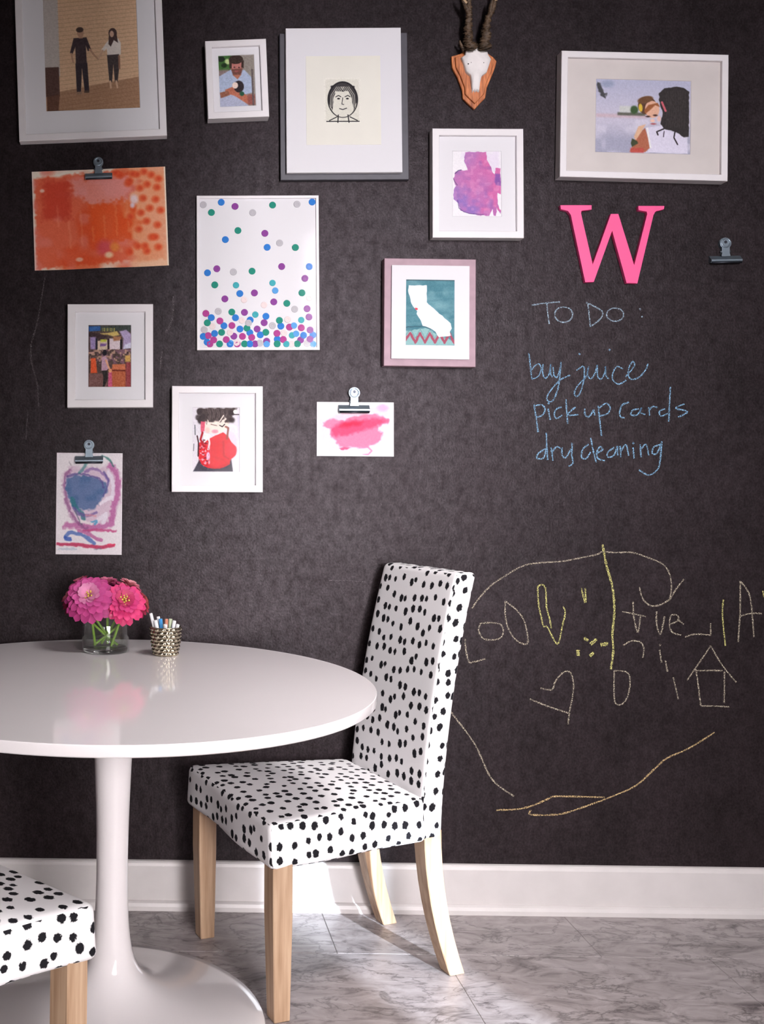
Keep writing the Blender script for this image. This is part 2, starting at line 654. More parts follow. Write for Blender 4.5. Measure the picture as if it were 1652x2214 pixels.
def strip(name, prof, x0, x1, mat, label):
    """a moulding: profile in (y, z), run along x"""
    n = len(prof)
    v = [(x0, y, z) for y, z in prof] + [(x1, y, z) for y, z in prof]
    f = [(k, (k + 1) % n, n + (k + 1) % n, n + k) for k in range(n)] + [tuple(range(n)), tuple(range(2 * n - 1, n - 1, -1))]
    return tag(mesh_obj(name, v, f, mat), label, kind='structure')


bb = strip('baseboard_back', [(0, 0), (-0.013, 0), (-0.013, 0.112), (-0.011, 0.119), (-0.007, 0.123), (-0.001, 0.1245), (0, 0.1245)], RX0, RX1, M_TRIM,
           'painted white baseboard along the chalkboard wall')
shoe = [(-0.013, 0.0), (-0.026, 0.0), (-0.0255, 0.011), (-0.022, 0.019), (-0.017, 0.0225), (-0.013, 0.0235)]
n_ = len(shoe)
mesh_obj('shoe_moulding', [(RX0, y, z) for y, z in shoe] + [(RX1, y, z) for y, z in shoe],
         [(k, (k + 1) % n_, n_ + (k + 1) % n_, n_ + k) for k in range(n_)] + [tuple(range(n_)), tuple(range(2 * n_ - 1, n_ - 1, -1))], M_TRIM, bb)
# joints where the painted board was pieced together beside the table
for jx in (at(353, 1905)[0], at(226, 1900)[0]):
    box('board_seam', jx - 0.0012, jx + 0.0012, -0.0142, -0.012, 0.024, 0.112, M_TRIM, bb)
win = MB()
for q in ((WN0 - 0.05, WN0, WNZ0 - 0.05, WNZ1 + 0.05), (WN1, WN1 + 0.008, WNZ0 - 0.05, WNZ1 + 0.05), (WN0, WN1, WNZ0 - 0.05, WNZ0), (WN0, WN1, WNZ1, WNZ1 + 0.05)):
    win.add(*box_vf(q[0], q[1], RY, RY + 0.02, q[2], q[3]))
w2 = tag(win.build('window_2', M_TRIM), 'tall window in white trim behind the camera', kind='structure')
mesh_obj('pane', [(WN0, RY - 0.05, WNZ0), (WN1, RY - 0.05, WNZ0), (WN1, RY - 0.05, WNZ1), (WN0, RY - 0.05, WNZ1)], [(0, 1, 2, 3)], M_GLASSPANE, w2)
tag(box('sun_block_wall', 1.76, 1.805, -5.9, RY - 0.1, 0.0, 3.2, M_WHITEWALL), 'added fin wall outside keeping the sun out of the tall window', kind='structure')  # unseen fin, added only to stop sun entering the tall window
strip('baseboard_left', [(0, 0), (0.013, 0), (0.013, 0.118), (0, 0.1245)], 0, 1, M_TRIM, 'white baseboard on the side wall')
bl = bpy.data.objects['baseboard_left']
for vtx in bl.data.vertices:
    x_, y_, z_ = vtx.co
    vtx.co = (RX0 + y_, RY + x_ * (abs(RY) - 0.03), z_)

# ------------------------------------------------------------------ paint-on-paper helper
_nz = {}


def vnoise(w, h, cell, seed=0):
    r = np.random.default_rng(seed * 977 + 13)
    gw, gh = int(w / cell) + 3, int(h / cell) + 3
    g = r.random((gh, gw))
    xs, ys = np.arange(w) / cell, np.arange(h) / cell
    xi, yi = xs.astype(int), ys.astype(int)
    fx, fy = xs - xi, ys - yi
    fx, fy = fx * fx * (3 - 2 * fx), fy * fy * (3 - 2 * fy)
    a = g[yi][:, xi] * (1 - fx) + g[yi][:, xi + 1] * fx
    b = g[yi + 1][:, xi] * (1 - fx) + g[yi + 1][:, xi + 1] * fx
    return a * (1 - fy)[:, None] + b * fy[:, None]


class Paper:
    """a small painting surface laid out in photograph pixels (x0..x1, y0..y1), q samples per pixel"""

    def __init__(self, x0, y0, x1, y1, base, q=1.0):
        self.x0, self.y0, self.x1, self.y1 = x0, y0, x1, y1
        self.nx, self.ny = int((x1 - x0) * q) + 1, int((y1 - y0) * q) + 1
        self.X, self.Y = np.meshgrid(np.linspace(x0, x1, self.nx), np.linspace(y0, y1, self.ny))
        self.a = np.tile(np.array(base, float), (self.ny, self.nx, 1))

    def n(self, cell, seed):
        return vnoise(self.nx, self.ny, cell * self.nx / max(1, (self.x1 - self.x0)), seed)

    def lay(self, mask, col, op=1.0):
        m = np.clip(mask, 0, 1)[..., None] * op
        self.a = self.a * (1 - m) + np.array(col, float) * m
        return self

    def rect(self, x0, y0, x1, y1, col, op=1.0, s=0.6):
        sm = lambda t: np.clip(t / s + 0.5, 0, 1)
        return self.lay(sm(self.X - x0) * sm(x1 - self.X) * sm(self.Y - y0) * sm(y1 - self.Y), col, op)

    def ell(self, cx, cy, rx, ry, col, op=1.0, s=1.0, rot=0.0):
        c, q = math.cos(rot), math.sin(rot)
        dx, dy = self.X - cx, self.Y - cy
        d = np.hypot((dx * c + dy * q) / rx, (-dx * q + dy * c) / ry)
        return self.lay((1 - d) * min(rx, ry) / s + 0.5, col, op)

    def poly(self, pts, col, op=1.0, s=0.9, wob=0.0, seed=1):
        X, Y = self.X, self.Y
        if wob:
            X = X + (self.n(6, seed) - 0.5) * 2 * wob
            Y = Y + (self.n(6, seed + 1) - 0.5) * 2 * wob
        ins = np.zeros(X.shape, bool)
        dist = np.full(X.shape, 1e9)
        for (ax, ay), (bx, by) in zip(pts, pts[1:] + pts[:1]):
            if ay != by:
                cond = ((ay > Y) != (by > Y)) & (X < (bx - ax) * (Y - ay) / (by - ay) + ax)
                ins ^= cond
            dx, dy = bx - ax, by - ay
            t = np.clip(((X - ax) * dx + (Y - ay) * dy) / (dx * dx + dy * dy + 1e-9), 0, 1)
            dist = np.minimum(dist, np.hypot(X - ax - t * dx, Y - ay - t * dy))
        sd = np.where(ins, dist, -dist)
        return self.lay(sd / s + 0.5, col, op)

    def line(self, pts, w, col, op=1.0, s=0.8, wob=0.0, seed=1):
        X, Y = self.X, self.Y
        if wob:
            X = X + (self.n(5, seed) - 0.5) * 2 * wob
            Y = Y + (self.n(5, seed + 1) - 0.5) * 2 * wob
        dist = np.full(X.shape, 1e9)
        for (ax, ay), (bx, by) in zip(pts[:-1], pts[1:]):
            dx, dy = bx - ax, by - ay
            t = np.clip(((X - ax) * dx + (Y - ay) * dy) / (dx * dx + dy * dy + 1e-9), 0, 1)
            dist = np.minimum(dist, np.hypot(X - ax - t * dx, Y - ay - t * dy))
        return self.lay((w / 2 - dist) / s + 0.5, col, op)

    def grain(self, amp, cell=2.0, seed=3):
        self.a = np.clip(self.a + ((self.n(cell, seed) - 0.5) * 2 * amp)[..., None], 0, 255)
        return self

    def mesh(self, name, w, h, y, parent, cx=0.0, cz=0.0, curl=None, solid=0.0):
        nx, ny = self.nx, self.ny
        gx, gz = np.meshgrid(np.linspace(-w / 2, w / 2, nx) + cx, np.linspace(h / 2, -h / 2, ny) + cz)
        gy = np.full(gx.shape, y)
        if curl is not None:
            gy = gy + curl(gx - cx, gz - cz)
        co = np.stack([gx, gy, gz], -1).reshape(-1, 3).astype(np.float32)
        idx = np.arange(nx * ny).reshape(ny, nx)
        q = np.stack([idx[:-1, :-1], idx[1:, :-1], idx[1:, 1:], idx[:-1, 1:]], -1).reshape(-1, 4)
        cols = np.concatenate([lin(self.a).reshape(-1, 3), np.ones((nx * ny, 1))], 1).astype(np.float32)
        if solid > 0:      # the sheet's edge and its back, so that the paper has a thickness
            rim = np.concatenate([idx[0, :], idx[1:, -1], idx[-1, -2::-1], idx[-2:0:-1, 0]])
            base = len(co)
            bk = co[rim].copy()
            bk[:, 1] += solid
            co = np.concatenate([co, bk])
            cols = np.concatenate([cols, np.tile(np.array([[0.8, 0.78, 0.76, 1]], np.float32), (len(bk), 1))])
            m = len(rim)
            k = np.arange(m)
            q = np.concatenate([q, np.stack([rim, rim[(k + 1) % m], base + (k + 1) % m, base + k], -1)])
        me = bpy.data.meshes.new(name)
        me.vertices.add(len(co))
        me.vertices.foreach_set('co', co.ravel())
        me.loops.add(len(q) * 4)
        me.loops.foreach_set('vertex_index', q.ravel().astype(np.int32))
        me.polygons.add(len(q))
        me.polygons.foreach_set('loop_start', (np.arange(len(q)) * 4).astype(np.int32))
        me.update(calc_edges=True)
        at_ = me.color_attributes.new('ink', 'FLOAT_COLOR', 'POINT')
        at_.data.foreach_set('color', cols.ravel())
        me.materials.append(M_INK)
        return link(name, me, parent)


# ------------------------------------------------------------------ picture frames


def ring_vf(w, h, prof):
    """sweep a (inset, y) profile round a rectangle with mitred corners"""
    v, f = [], []
    for u, y in prof:
        a, b = w / 2 - u, h / 2 - u
        v += [(-a, y, b), (a, y, b), (a, y, -b), (-a, y, -b)]
    for i in range(len(prof) - 1):
        for k in range(4):
            k2 = (k + 1) % 4
            f.append((i * 4 + k, i * 4 + k2, (i + 1) * 4 + k2, (i + 1) * 4 + k))
    return v, f


def picture(name, label, cx, cz, w, h, rot, px, prt, border, depth, fmat=None, mmat=None, sink=0.010):
    """px: outer rectangle in the photograph, prt: opening of the mount in the photograph"""
    fmat, mmat = fmat or M_FRAME, mmat or M_MAT
    root = empty(name, (cx, 0, cz), label, 'picture frame', ry=-math.radians(rot))
    k = w / (px[2] - px[0])
    bw, e = border * k, 0.0012
    yi = -(depth - sink)
    v, f = ring_vf(w, h, [(bw, -0.001), (0, -0.001), (0, -depth + e), (e, -depth), (bw - e, -depth), (bw, -depth + e), (bw, yi + 0.004), (bw, -0.001)])
    mesh_obj('frame', v, f, fmat, root)
    iw, ih = w - 2 * bw, h - 2 * bw
    box('backing_board', -iw / 2, iw / 2, -0.004, -0.0012, -ih / 2, ih / 2, M_BACK, root)
    ox = ((prt[0] + prt[2]) / 2 - (px[0] + px[2]) / 2) * k
    oz = -((prt[1] + prt[3]) / 2 - (px[1] + px[3]) / 2) * k
    ow, oh = (prt[2] - prt[0]) * k, (prt[3] - prt[1]) * k
    # mount board with a bevelled window
    vv = []
    for (a, b, c, d, y) in ((iw / 2, ih / 2, 0, 0, yi), (ow / 2 + 0.0012, oh / 2 + 0.0012, ox, oz, yi), (ow / 2, oh / 2, ox, oz, yi + 0.0016), (iw / 2, ih / 2, 0, 0, yi + 0.0016)):
        vv += [(c - a, y, d + b), (c + a, y, d + b), (c + a, y, d - b), (c - a, y, d - b)]
    ff = []
    for i in range(3):
        ff += [(i * 4 + q, i * 4 + (q + 1) % 4, (i + 1) * 4 + (q + 1) % 4, (i + 1) * 4 + q) for q in range(4)]
    mesh_obj('mount_board', vv, ff, mmat, root)
    yg = yi - 0.003
    g = mesh_obj('glass', *box_vf(-iw / 2 + 0.0005, iw / 2 - 0.0005, yg, yg + 0.0001, -ih / 2 + 0.0005, ih / 2 - 0.0005)[:1],
                 [(0, 1, 5, 4)], M_GLASSPANE, root)
    return root, ow, oh, ox, oz, yi + 0.0014


# 1 -- the couple on the boardwalk (tall frame cut by the top of the photograph)
root, ow, oh, ox, oz, yp = picture('picture_frame', 'large white frame with a photograph of a couple holding hands by pale siding', -0.1878, 2.2719, 0.4014, 0.424, 2.6,
                                   (36, -33, 354, 302), (96, -26, 298, 236), 15, 0.030)
P = Paper(96, -26, 298, 236, (222, 184, 150), 1.0)
P.rect(90, -30, 128, 160, (196, 186, 180))
for i, yy in enumerate(range(-22, 200, 9)):
    P.line([(126, yy + 4), (300, yy - 4 - i * 0.35)], 1.4, (176, 138, 108), 0.5)
P.poly([(96, 196), (128, 194), (298, 168), (298, 240), (96, 240)], (172, 132, 104), s=2)
for k in range(6):
    P.line([(96, 206 + k * 8), (298, 180 + k * 9)], 1.2, (146, 108, 84), 0.55)
P.rect(96, 140, 126, 205, (92, 66, 60)).poly([(98, 205), (126, 200), (122, 236), (98, 236)], (106, 72, 58), s=2)
D = (70, 56, 60)
P.poly([(160, 78), (188, 77), (197, 104), (190, 108), (186, 96), (187, 136), (163, 138), (163, 98), (156, 114), (151, 110)], D)           # shirt
P.poly([(162, 134), (188, 133), (190, 196), (180, 196), (176, 146), (172, 198), (163, 198)], (60, 50, 56))                                 # trousers
P.ell(175, 66, 7.5, 10, (190, 148, 124)).ell(174, 60, 8, 6, (80, 62, 56)).rect(171, 73, 180, 79, (186, 144, 120))
P.line([(194, 104), (204, 118), (212, 126)], 4, (190, 148, 122)).line([(154, 112), (157, 130)], 4, (190, 148, 122))
P.rect(163, 196, 174, 202, (150, 120, 100)).rect(179, 194, 190, 199, (90, 70, 62))
P.poly([(236, 84), (256, 82), (262, 92), (261, 118), (232, 120), (231, 104), (224, 110), (219, 106)], (232, 222, 214))                     # blouse
P.ell(245, 70, 9, 11, (78, 58, 56)).poly([(237, 68), (253, 68), (256, 92), (247, 86), (240, 100), (235, 94)], (78, 58, 56))
P.ell(243, 72, 4.5, 7, (206, 168, 146))
P.poly([(231, 118), (257, 117), (256, 150), (252, 178), (246, 178), (244, 140), (240, 178), (234, 176)], (72, 62, 62))
P.line([(222, 108), (213, 124)], 4, (206, 166, 140)).line([(236, 176), (237, 190)], 4, (214, 178, 150)).line([(249, 176), (251, 190)], 4, (214, 178, 150))
P.rect(255, 120, 259, 150, (150, 110, 90))
P.grain(9, 2.2, 5)
P.mesh('photograph', ow, oh, yp, root, ox, oz)

# 2 -- small frame: man holding a dark-haired baby
root, ow, oh, ox, oz, yp = picture('picture_frame', 'smallest white frame with a photograph of a man in a pale shirt cradling a baby', 0.2109, 2.2239, 0.1652, 0.2141, 2.6,
                                   (446, 88, 578, 256), (474, 117, 551, 229), 14, 0.036)
P = Paper(474, 117, 551, 229, (148, 138, 130), 1.3)
P.rect(470, 113, 502, 150, (66, 110, 52)).ell(480, 124, 8, 6, (30, 44, 28)).ell(494, 130, 6, 6, (196, 214, 150), 1, 3).ell(486, 138, 6, 5, (26, 46, 20), 1, 3)
P.rect(470, 148, 506, 162, (140, 120, 118), s=6)
P.poly([(474, 162), (500, 148), (530, 150), (544, 166), (547, 200), (520, 206), (476, 232), (470, 232)], (176, 188, 214), s=2)
P.poly([(474, 208), (510, 206), (540, 232), (470, 232)], (182, 186, 210), s=3)
P.ell(512, 139, 13.5, 17, (190, 120, 112)).ell(512, 126, 15.5, 10, (58, 42, 34)).poly([(497, 128), (503, 132), (502, 146), (497, 144)], (62, 44, 36))
P.poly([(524, 130), (529, 128), (528, 146), (523, 144)], (62, 44, 36))
P.poly([(501, 147), (526, 146), (522, 160), (512, 166), (504, 160)], (120, 74, 64), s=3).ell(508, 143, 2, 1.4, (70, 40, 40)).ell(518, 144, 2, 1.4, (70, 40, 40)).ell(513, 152, 5, 1.6, (160, 84, 80))
P.poly([(504, 160), (522, 160), (514, 170)], (184, 116, 92), s=2)
P.poly([(486, 192), (502, 186), (530, 204), (548, 218), (548, 226), (532, 224), (506, 206), (488, 200)], (190, 112, 88), s=2)
P.poly([(474, 198), (492, 194), (496, 204), (476, 210)], (150, 96, 76), s=2).rect(534, 204, 550, 227, (150, 86, 78), s=4)
P.ell(516, 186, 11, 13, (44, 34, 38), 1, 2).ell(508, 183, 6.5, 7, (242, 218, 206), 1, 1.5).ell(522, 202, 5, 5, (40, 90, 66), 1, 2)
P.line([(546, 150), (546, 228)], 4, (96, 84, 84), 0.9)
P.grain(12, 2.0, 6)
P.mesh('photograph', ow, oh, yp, root, ox, oz)

# 3 -- wide white panel standing proud of a charcoal frame, ink drawing on cream paper
cxk, czk, wk, hk = 0.5009, 2.1687, 0.312, 0.3972
root = empty('picture_frame', (cxk, 0, czk), 'charcoal edged frame with an ink line drawing of a face on cream paper', 'picture frame', ry=-math.radians(0.6))
A, B_ = at(605, 388, -0.016), at(882, 72, -0.016)
sx_, sz_ = (A[0] + B_[0]) / 2 - cxk, (A[2] + B_[2]) / 2 - czk
w2, h2 = B_[0] - A[0], B_[2] - A[2]
v, f = ring_vf(w2, h2, [(0.03, -0.001), (0, -0.001), (0, -0.015), (0.001, -0.016), (0.03, -0.016), (0.03, -0.001)])
mesh_obj('frame', [(x + sx_, y, z + sz_) for x, y, z in v], f, M_CHARCOAL, root)
box('mount_board', -wk / 2, wk / 2, -0.030, -0.0165, -hk / 2, hk / 2, M_MAT, root, bevel=0.0008)
kk = wk / (868.5 - 619)
pc = ((662 + 823) / 2 - 743.7) * kk, -((120 + 315) / 2 - 216.7) * kk
pw, ph = (823 - 662) * kk, (315 - 120) * kk
box('paper_sheet', pc[0] - pw / 2, pc[0] + pw / 2, -0.0312, -0.0300, pc[1] - ph / 2, pc[1] + ph / 2, M_CREAM, root)
P = Paper(700, 168, 780, 268, (236, 232, 222), 1.6)
P.rect(704, 172, 776, 265, (226, 222, 210))
K = (30, 26, 30)
# a plain sheet of brushed ink lines: oval face, bobbed hair, collar
P.ell(741, 216, 33, 40, K).ell(741, 217, 30, 37.5, (226, 222, 210)).poly([(709, 216), (716, 186), (741, 176), (766, 186), (773, 216), (764, 240), (760, 212), (752, 198), (726, 198), (720, 214), (718, 240)], K, 0.85, wob=1.5)
for k in range(5):
    P.line([(714 + k * 3, 234 - k * 2), (716 + k * 4, 206), (728 + k * 4, 188)], 1.2, (226, 222, 210), 0.8)
    P.line([(768 - k * 3, 234 - k * 2), (766 - k * 4, 206), (754 - k * 4, 188)], 1.2, (226, 222, 210), 0.8)
P.line([(726, 210), (732, 207), (737, 210)], 1.8, K).line([(746, 210), (752, 207), (757, 210)], 1.8, K).ell(732, 214, 3, 1.8, K).ell(751, 214, 3, 1.8, K)
P.line([(741, 212), (739, 226), (743, 227)], 1.5, K).line([(734, 236), (741, 238), (749, 235)], 1.8, K)
P.line([(731, 250), (730, 266)], 2.4, K).line([(752, 250), (754, 266)], 2.4, K).line([(706, 264), (776, 264)], 2.2, K).line([(712, 262), (728, 254)], 2, K).line([(772, 262), (756, 254)], 2, K)
P.grain(8, 1.6, 8)
dc = ((740) - 743.7) * kk, -((218) - 216.7) * kk
P.mesh('ink_drawing', 80 * kk, 100 * kk, -0.0314, root, dc[0], dc[1])
mesh_obj('glass', [(-wk / 2 + 0.001, -0.0335, -hk / 2 + 0.001), (wk / 2 - 0.001, -0.0335, -hk / 2 + 0.001), (wk / 2 - 0.001, -0.0335, hk / 2 - 0.001), (-wk / 2 + 0.001, -0.0335, hk / 2 - 0.001)], [(0, 1, 2, 3)], M_GLASSPANE, root)

# 4 -- violet watercolour
root, ow, oh, ox, oz, yp = picture('picture_frame', 'white frame with a violet and pink watercolour blot beneath the skull mount', 0.8618, 1.9427, 0.2448, 0.2976, 0.0,
                                   (935, 278, 1132, 515), (981, 324, 1086, 467), 15, 0.032)
P = Paper(981, 324, 1086, 467, (240, 236, 240), 1.3)
sx, sy = 120 / 1652.0, 160 / 2203.0
C7 = lambda pts: [(975 + x * sx, 315 + y * sy) for x, y in pts]
blob = C7([(480, 140), (1090, 140), (1110, 360), (1230, 600), (1280, 780), (1340, 830), (1380, 640), (1510, 640), (1520, 1430), (1430, 1380), (1420, 1700), (1480, 1850), (1530, 1900), (1500, 2020),
           (1400, 1830), (1370, 2080), (1300, 2060), (1280, 1850), (1150, 2080), (900, 2060), (560, 2010), (320, 1930), (260, 1700), (120, 1570), (110, 1290), (190, 1180), (110, 960), (160, 760), (300, 690), (550, 710), (420, 400)])
P.poly(C7([(380, 140), (1480, 140), (1500, 700), (1300, 760), (1100, 500), (500, 420), (360, 260)]), (228, 212, 236), 0.55, s=8, wob=3)
P.poly(blob, (182, 124, 184), 1, s=1.4, wob=1.2)
inm = P.a[..., 1] < 190
n1, n2 = P.n(22, 21), P.n(9, 22)
gx = np.clip((P.X - 1000) / 70 + (n1 - 0.5) * 0.9, 0, 1)
gy = np.clip((P.Y - 395) / 60 + (n2 - 0.5) * 0.9, 0, 1)
P.lay(gx * inm, (216, 108, 166), 0.85).lay(gy * (1 - gx) * inm, (148, 116, 190), 0.8).lay(np.clip(gy * 1.6 - 0.9, 0, 1) * inm, (142, 108, 186), 0.5)
P.poly(C7([(1350, 820), (1510, 800), (1520, 1180), (1360, 1150)]), (128, 84, 166), 0.8, s=3, wob=2)
P.lay(np.clip((P.n(7, 25) - 0.62) * 6, 0, 1) * inm, (232, 166, 206), 0.3).lay(np.clip((P.n(12, 26) - 0.6) * 3, 0, 1) * inm, (126, 90, 166), 0.35)
P.line(C7([(160, 800), (250, 710), (340, 690)]), 2.0, (72, 66, 110), 0.8).line(C7([(110, 960), (150, 1050), (220, 1150)]), 1.6, (90, 76, 110), 0.8).line(C7([(230, 1600), (270, 1850), (420, 1960), (600, 2010), (1000, 2040)]), 1.6, (88, 64, 120), 0.75)
P.grain(5, 1.6, 9)
P.mesh('watercolour', ow, oh, yp, root, ox, oz)

# 5 -- child looking over a dark-haired shoulder
root, ow, oh, ox, oz, yp = picture('picture_frame', 'landscape white frame with beige mount and a photograph of a toddler over a shoulder', 1.3087, 2.1285, 0.4489, 0.3449, -1.25,
                                   (1211.5, 107, 1573, 392), (1291, 168, 1496, 329), 14, 0.034, mmat=M_BEIGE)
P = Paper(1291, 168, 1496, 329, (202, 196, 214), 1.0)
s5 = 220 / 1652.0
C5 = lambda pts: [(1285 + x * s5, 160 + y * s5) for x, y in pts]
P.lay(np.clip((250 - P.Y) / 90, 0, 1) * 0.7, (176, 180, 208)).lay(np.clip((P.Y - 262) / 40, 0, 1), (160, 160, 182), 0.8)
P.rect(1291, 244, 1400, 252, (206, 178, 188), 0.8, s=5).rect(1338, 240, 1398, 247, (92, 92, 80), 0.9, s=3)
P.ell(1374, 234, 9, 9, (62, 88, 52), 1, 4).rect(1342, 226, 1366, 240, (210, 212, 204), 0.8, s=4)
P.poly(C5([(60, 110), (120, 130), (160, 250), (220, 280), (200, 370), (140, 350), (110, 330), (60, 260)]), (58, 58, 60), 0.9, s=3, wob=3).ell(1316, 178, 14, 8, (150, 158, 186), 0.8, 6)
P.lay(np.clip((P.n(18, 31) - 0.6) * 4, 0, 1) * (P.Y > 255), (226, 220, 234), 0.5)
P.poly(C5([(860, 850), (1130, 800), (1180, 870), (1540, 980), (1545, 1260), (600, 1250), (660, 1130), (900, 1250), (920, 1140)]), (222, 216, 234), s=2)
P.poly(C5([(1075, 400), (1070, 270), (1160, 190), (1320, 155), (1460, 165), (1560, 230), (1560, 980), (1480, 990), (1340, 900), (1150, 860), (1100, 780), (1130, 600)]), (52, 46, 46), s=1.4, wob=1)
for k in range(9):
    P.line(C5([(1180 + k * 40, 230), (1210 + k * 36, 520), (1190 + k * 36, 830)]), 1.4, (78, 70, 68), 0.45, wob=2, seed=40 + k)
P.line(C5([(1150, 860), (1040, 910), (1060, 960)]), 3.2, (48, 38, 44)).line(C5([(1340, 880), (1320, 1000), (1380, 1110)]), 3, (44, 34, 40)).line(C5([(1160, 900), (1150, 990)]), 2, (60, 46, 60))
P.ell(1402, 224, 20, 20, (92, 62, 48), 1, 1.5).ell(1413, 232, 15.5, 19, (230, 178, 152), 1, 1.5, rot=-0.1)
P.poly(C5([(830, 560), (900, 470), (1050, 430), (1090, 500), (1010, 470), (920, 560), (850, 620)]), (158, 94, 56), s=2).ell(1398, 211, 17, 7.5, (112, 76, 50), 1, 2, rot=-0.25)
P.ell(1404, 248, 5, 2.0, (60, 34, 34), 0.9, 1.5).ell(1420, 245, 5, 2.0, (60, 34, 34), 0.9, 1.5).ell(1414, 257, 5, 3.5, (240, 196, 176), 1, 2).ell(1416, 264, 6, 1.8, (178, 84, 88), 0.9, 1.5).ell(1428, 252, 4, 6, (246, 190, 170), 0.8, 3)
P.ell(1388, 229, 4.2, 9, (222, 186, 64), 1, 1.5, rot=-0.1).line(C5([(1120, 420), (1180, 560)]), 4.5, (206, 100, 112))
P.poly(C5([(850, 850), (900, 1020), (930, 1180), (860, 1250), (600, 1250), (660, 1130), (680, 1060), (800, 900)]), (176, 104, 78), s=2)
P.poly(C5([(740, 830), (860, 790), (800, 900), (740, 1000), (700, 1060), (670, 1000)]), (226, 182, 150), s=2).poly(C5([(620, 1110), (640, 1030), (720, 1070), (740, 1110), (640, 1170)]), (66, 72, 48), s=2)
P.rect(1367, 318, 1396, 329, (196, 78, 72), 0.8, s=4).poly(C5([(870, 850), (890, 840), (960, 1180), (930, 1180)]), (240, 236, 236), s=1.5)
P.grain(7, 2.0, 12)
P.mesh('photograph', ow, oh, yp, root, ox, oz)

# 6 -- shop photograph
root, ow, oh, ox, oz, yp = picture('picture_frame', 'white frame with a busy photograph of a person standing at a fairground counter', -0.1255, 1.4682, 0.2302, 0.2785, 0.5,
                                   (146, 658, 331, 881), (191, 702, 283, 836), 17, 0.034)
P = Paper(191, 702, 283, 836, (84, 66, 62), 1.3)
s6 = 110 / 1581.0
C6 = lambda pts: [(183 + x * s6, 692 + y * s6) for x, y in pts]
P.poly(C6([(110, 180), (500, 170), (480, 320), (130, 340)]), (50, 96, 158), s=2).poly(C6([(500, 180), (1450, 130), (1450, 330), (1050, 330), (500, 330)]), (62, 70, 66), s=4)
for k in range(8):
    P.rect(*C6([(540 + k * 52, 230)])[0], *C6([(570 + k * 52, 340)])[0], (188, 178, 96) if k % 2 else (120, 126, 84), 0.9, s=1)
P.poly(C6([(480, 400), (700, 390), (1000, 330), (1080, 450), (900, 500), (700, 440), (500, 440)]), (214, 186, 110), s=3).poly(C6([(110, 360), (500, 420), (700, 520), (480, 600), (110, 500)]), (62, 44, 48), s=3)
P.poly(C6([(1080, 340), (1290, 290), (1440, 420), (1440, 860), (1180, 900), (1200, 560)]), (178, 160, 196), s=3).poly(C6([(1240, 760), (1440, 690), (1440, 860), (1200, 890)]), (214, 212, 232), s=2)
P.poly(C6([(400, 640), (700, 600), (720, 900), (400, 930)]), (214, 192, 170), s=2).poly(C6([(480, 720), (700, 720), (640, 800), (480, 810)]), (128, 92, 150), s=2).poly(C6([(490, 590), (680, 590), (670, 660), (490, 670)]), (190, 196, 70), s=2)
P.poly(C6([(770, 560), (1110, 560), (1100, 900), (770, 900)]), (226, 208, 214), s=2).poly(C6([(870, 500), (1130, 500), (1100, 620), (900, 640)]), (172, 118, 84), s=3)
P.poly(C6([(160, 520), (340, 510), (330, 900), (180, 900)]), (160, 140, 186), s=3).rect(*C6([(340, 560)])[0], *C6([(390, 900)])[0], (24, 26, 48)).rect(*C6([(1100, 590)])[0], *C6([(1160, 910)])[0], (28, 20, 24)).rect(*C6([(705, 580)])[0], *C6([(760, 910)])[0], (50, 28, 40))
P.lay(np.clip((P.n(5, 51) - 0.5) * 5, 0, 1) * (P.Y > 755) * (P.Y < 786), (146, 104, 124), 0.7).lay(np.clip((P.n(4, 52) - 0.6) * 6, 0, 1) * (P.Y > 755) * (P.Y < 782), (222, 176, 150), 0.7)
P.poly(C6([(190, 1180), (340, 1170), (390, 1640), (180, 1650)]), (226, 92, 50), s=2).rect(*C6([(130, 1660)])[0], *C6([(700, 2090)])[0], (128, 88, 84), 0.9, s=4)
P.poly(C6([(760, 1500), (1280, 1480), (1280, 2090), (740, 2090)]), (184, 98, 64), s=2).poly(C6([(860, 1370), (1260, 1360), (1270, 1520), (850, 1520)]), (206, 116, 80), s=2).line(C6([(760, 1555), (1280, 1570)]), 3, (110, 40, 26)).rect(*C6([(1280, 1300)])[0], *C6([(1440, 2090)])[0], (150, 64, 68), s=4)
P.poly(C6([(1260, 1100), (1420, 1080), (1420, 1290), (1260, 1290)]), (212, 168, 92), s=3)
P.ell(*C6([(620, 1010)])[0], 4.6, 6.5, (24, 20, 32)).poly(C6([(530, 1140), (640, 1100), (720, 1240), (760, 1480), (680, 1560), (520, 1570)]), (196, 156, 176), s=1.5).line(C6([(660, 1240), (720, 1400), (760, 1490)]), 4, (222, 164, 130))
P.poly(C6([(530, 1570), (690, 1560), (720, 1800), (620, 2070), (560, 2070), (580, 1750)]), (40, 34, 32), s=1.5).poly(C6([(740, 1620), (840, 1600), (860, 2070), (720, 2070)]), (206, 92, 128), s=2)
P.ell(*C6([(790, 1570)])[0], 4, 4, (230, 160, 120))
P.grain(16, 1.8, 14)
P.mesh('photograph', ow, oh, yp, root, ox, oz)

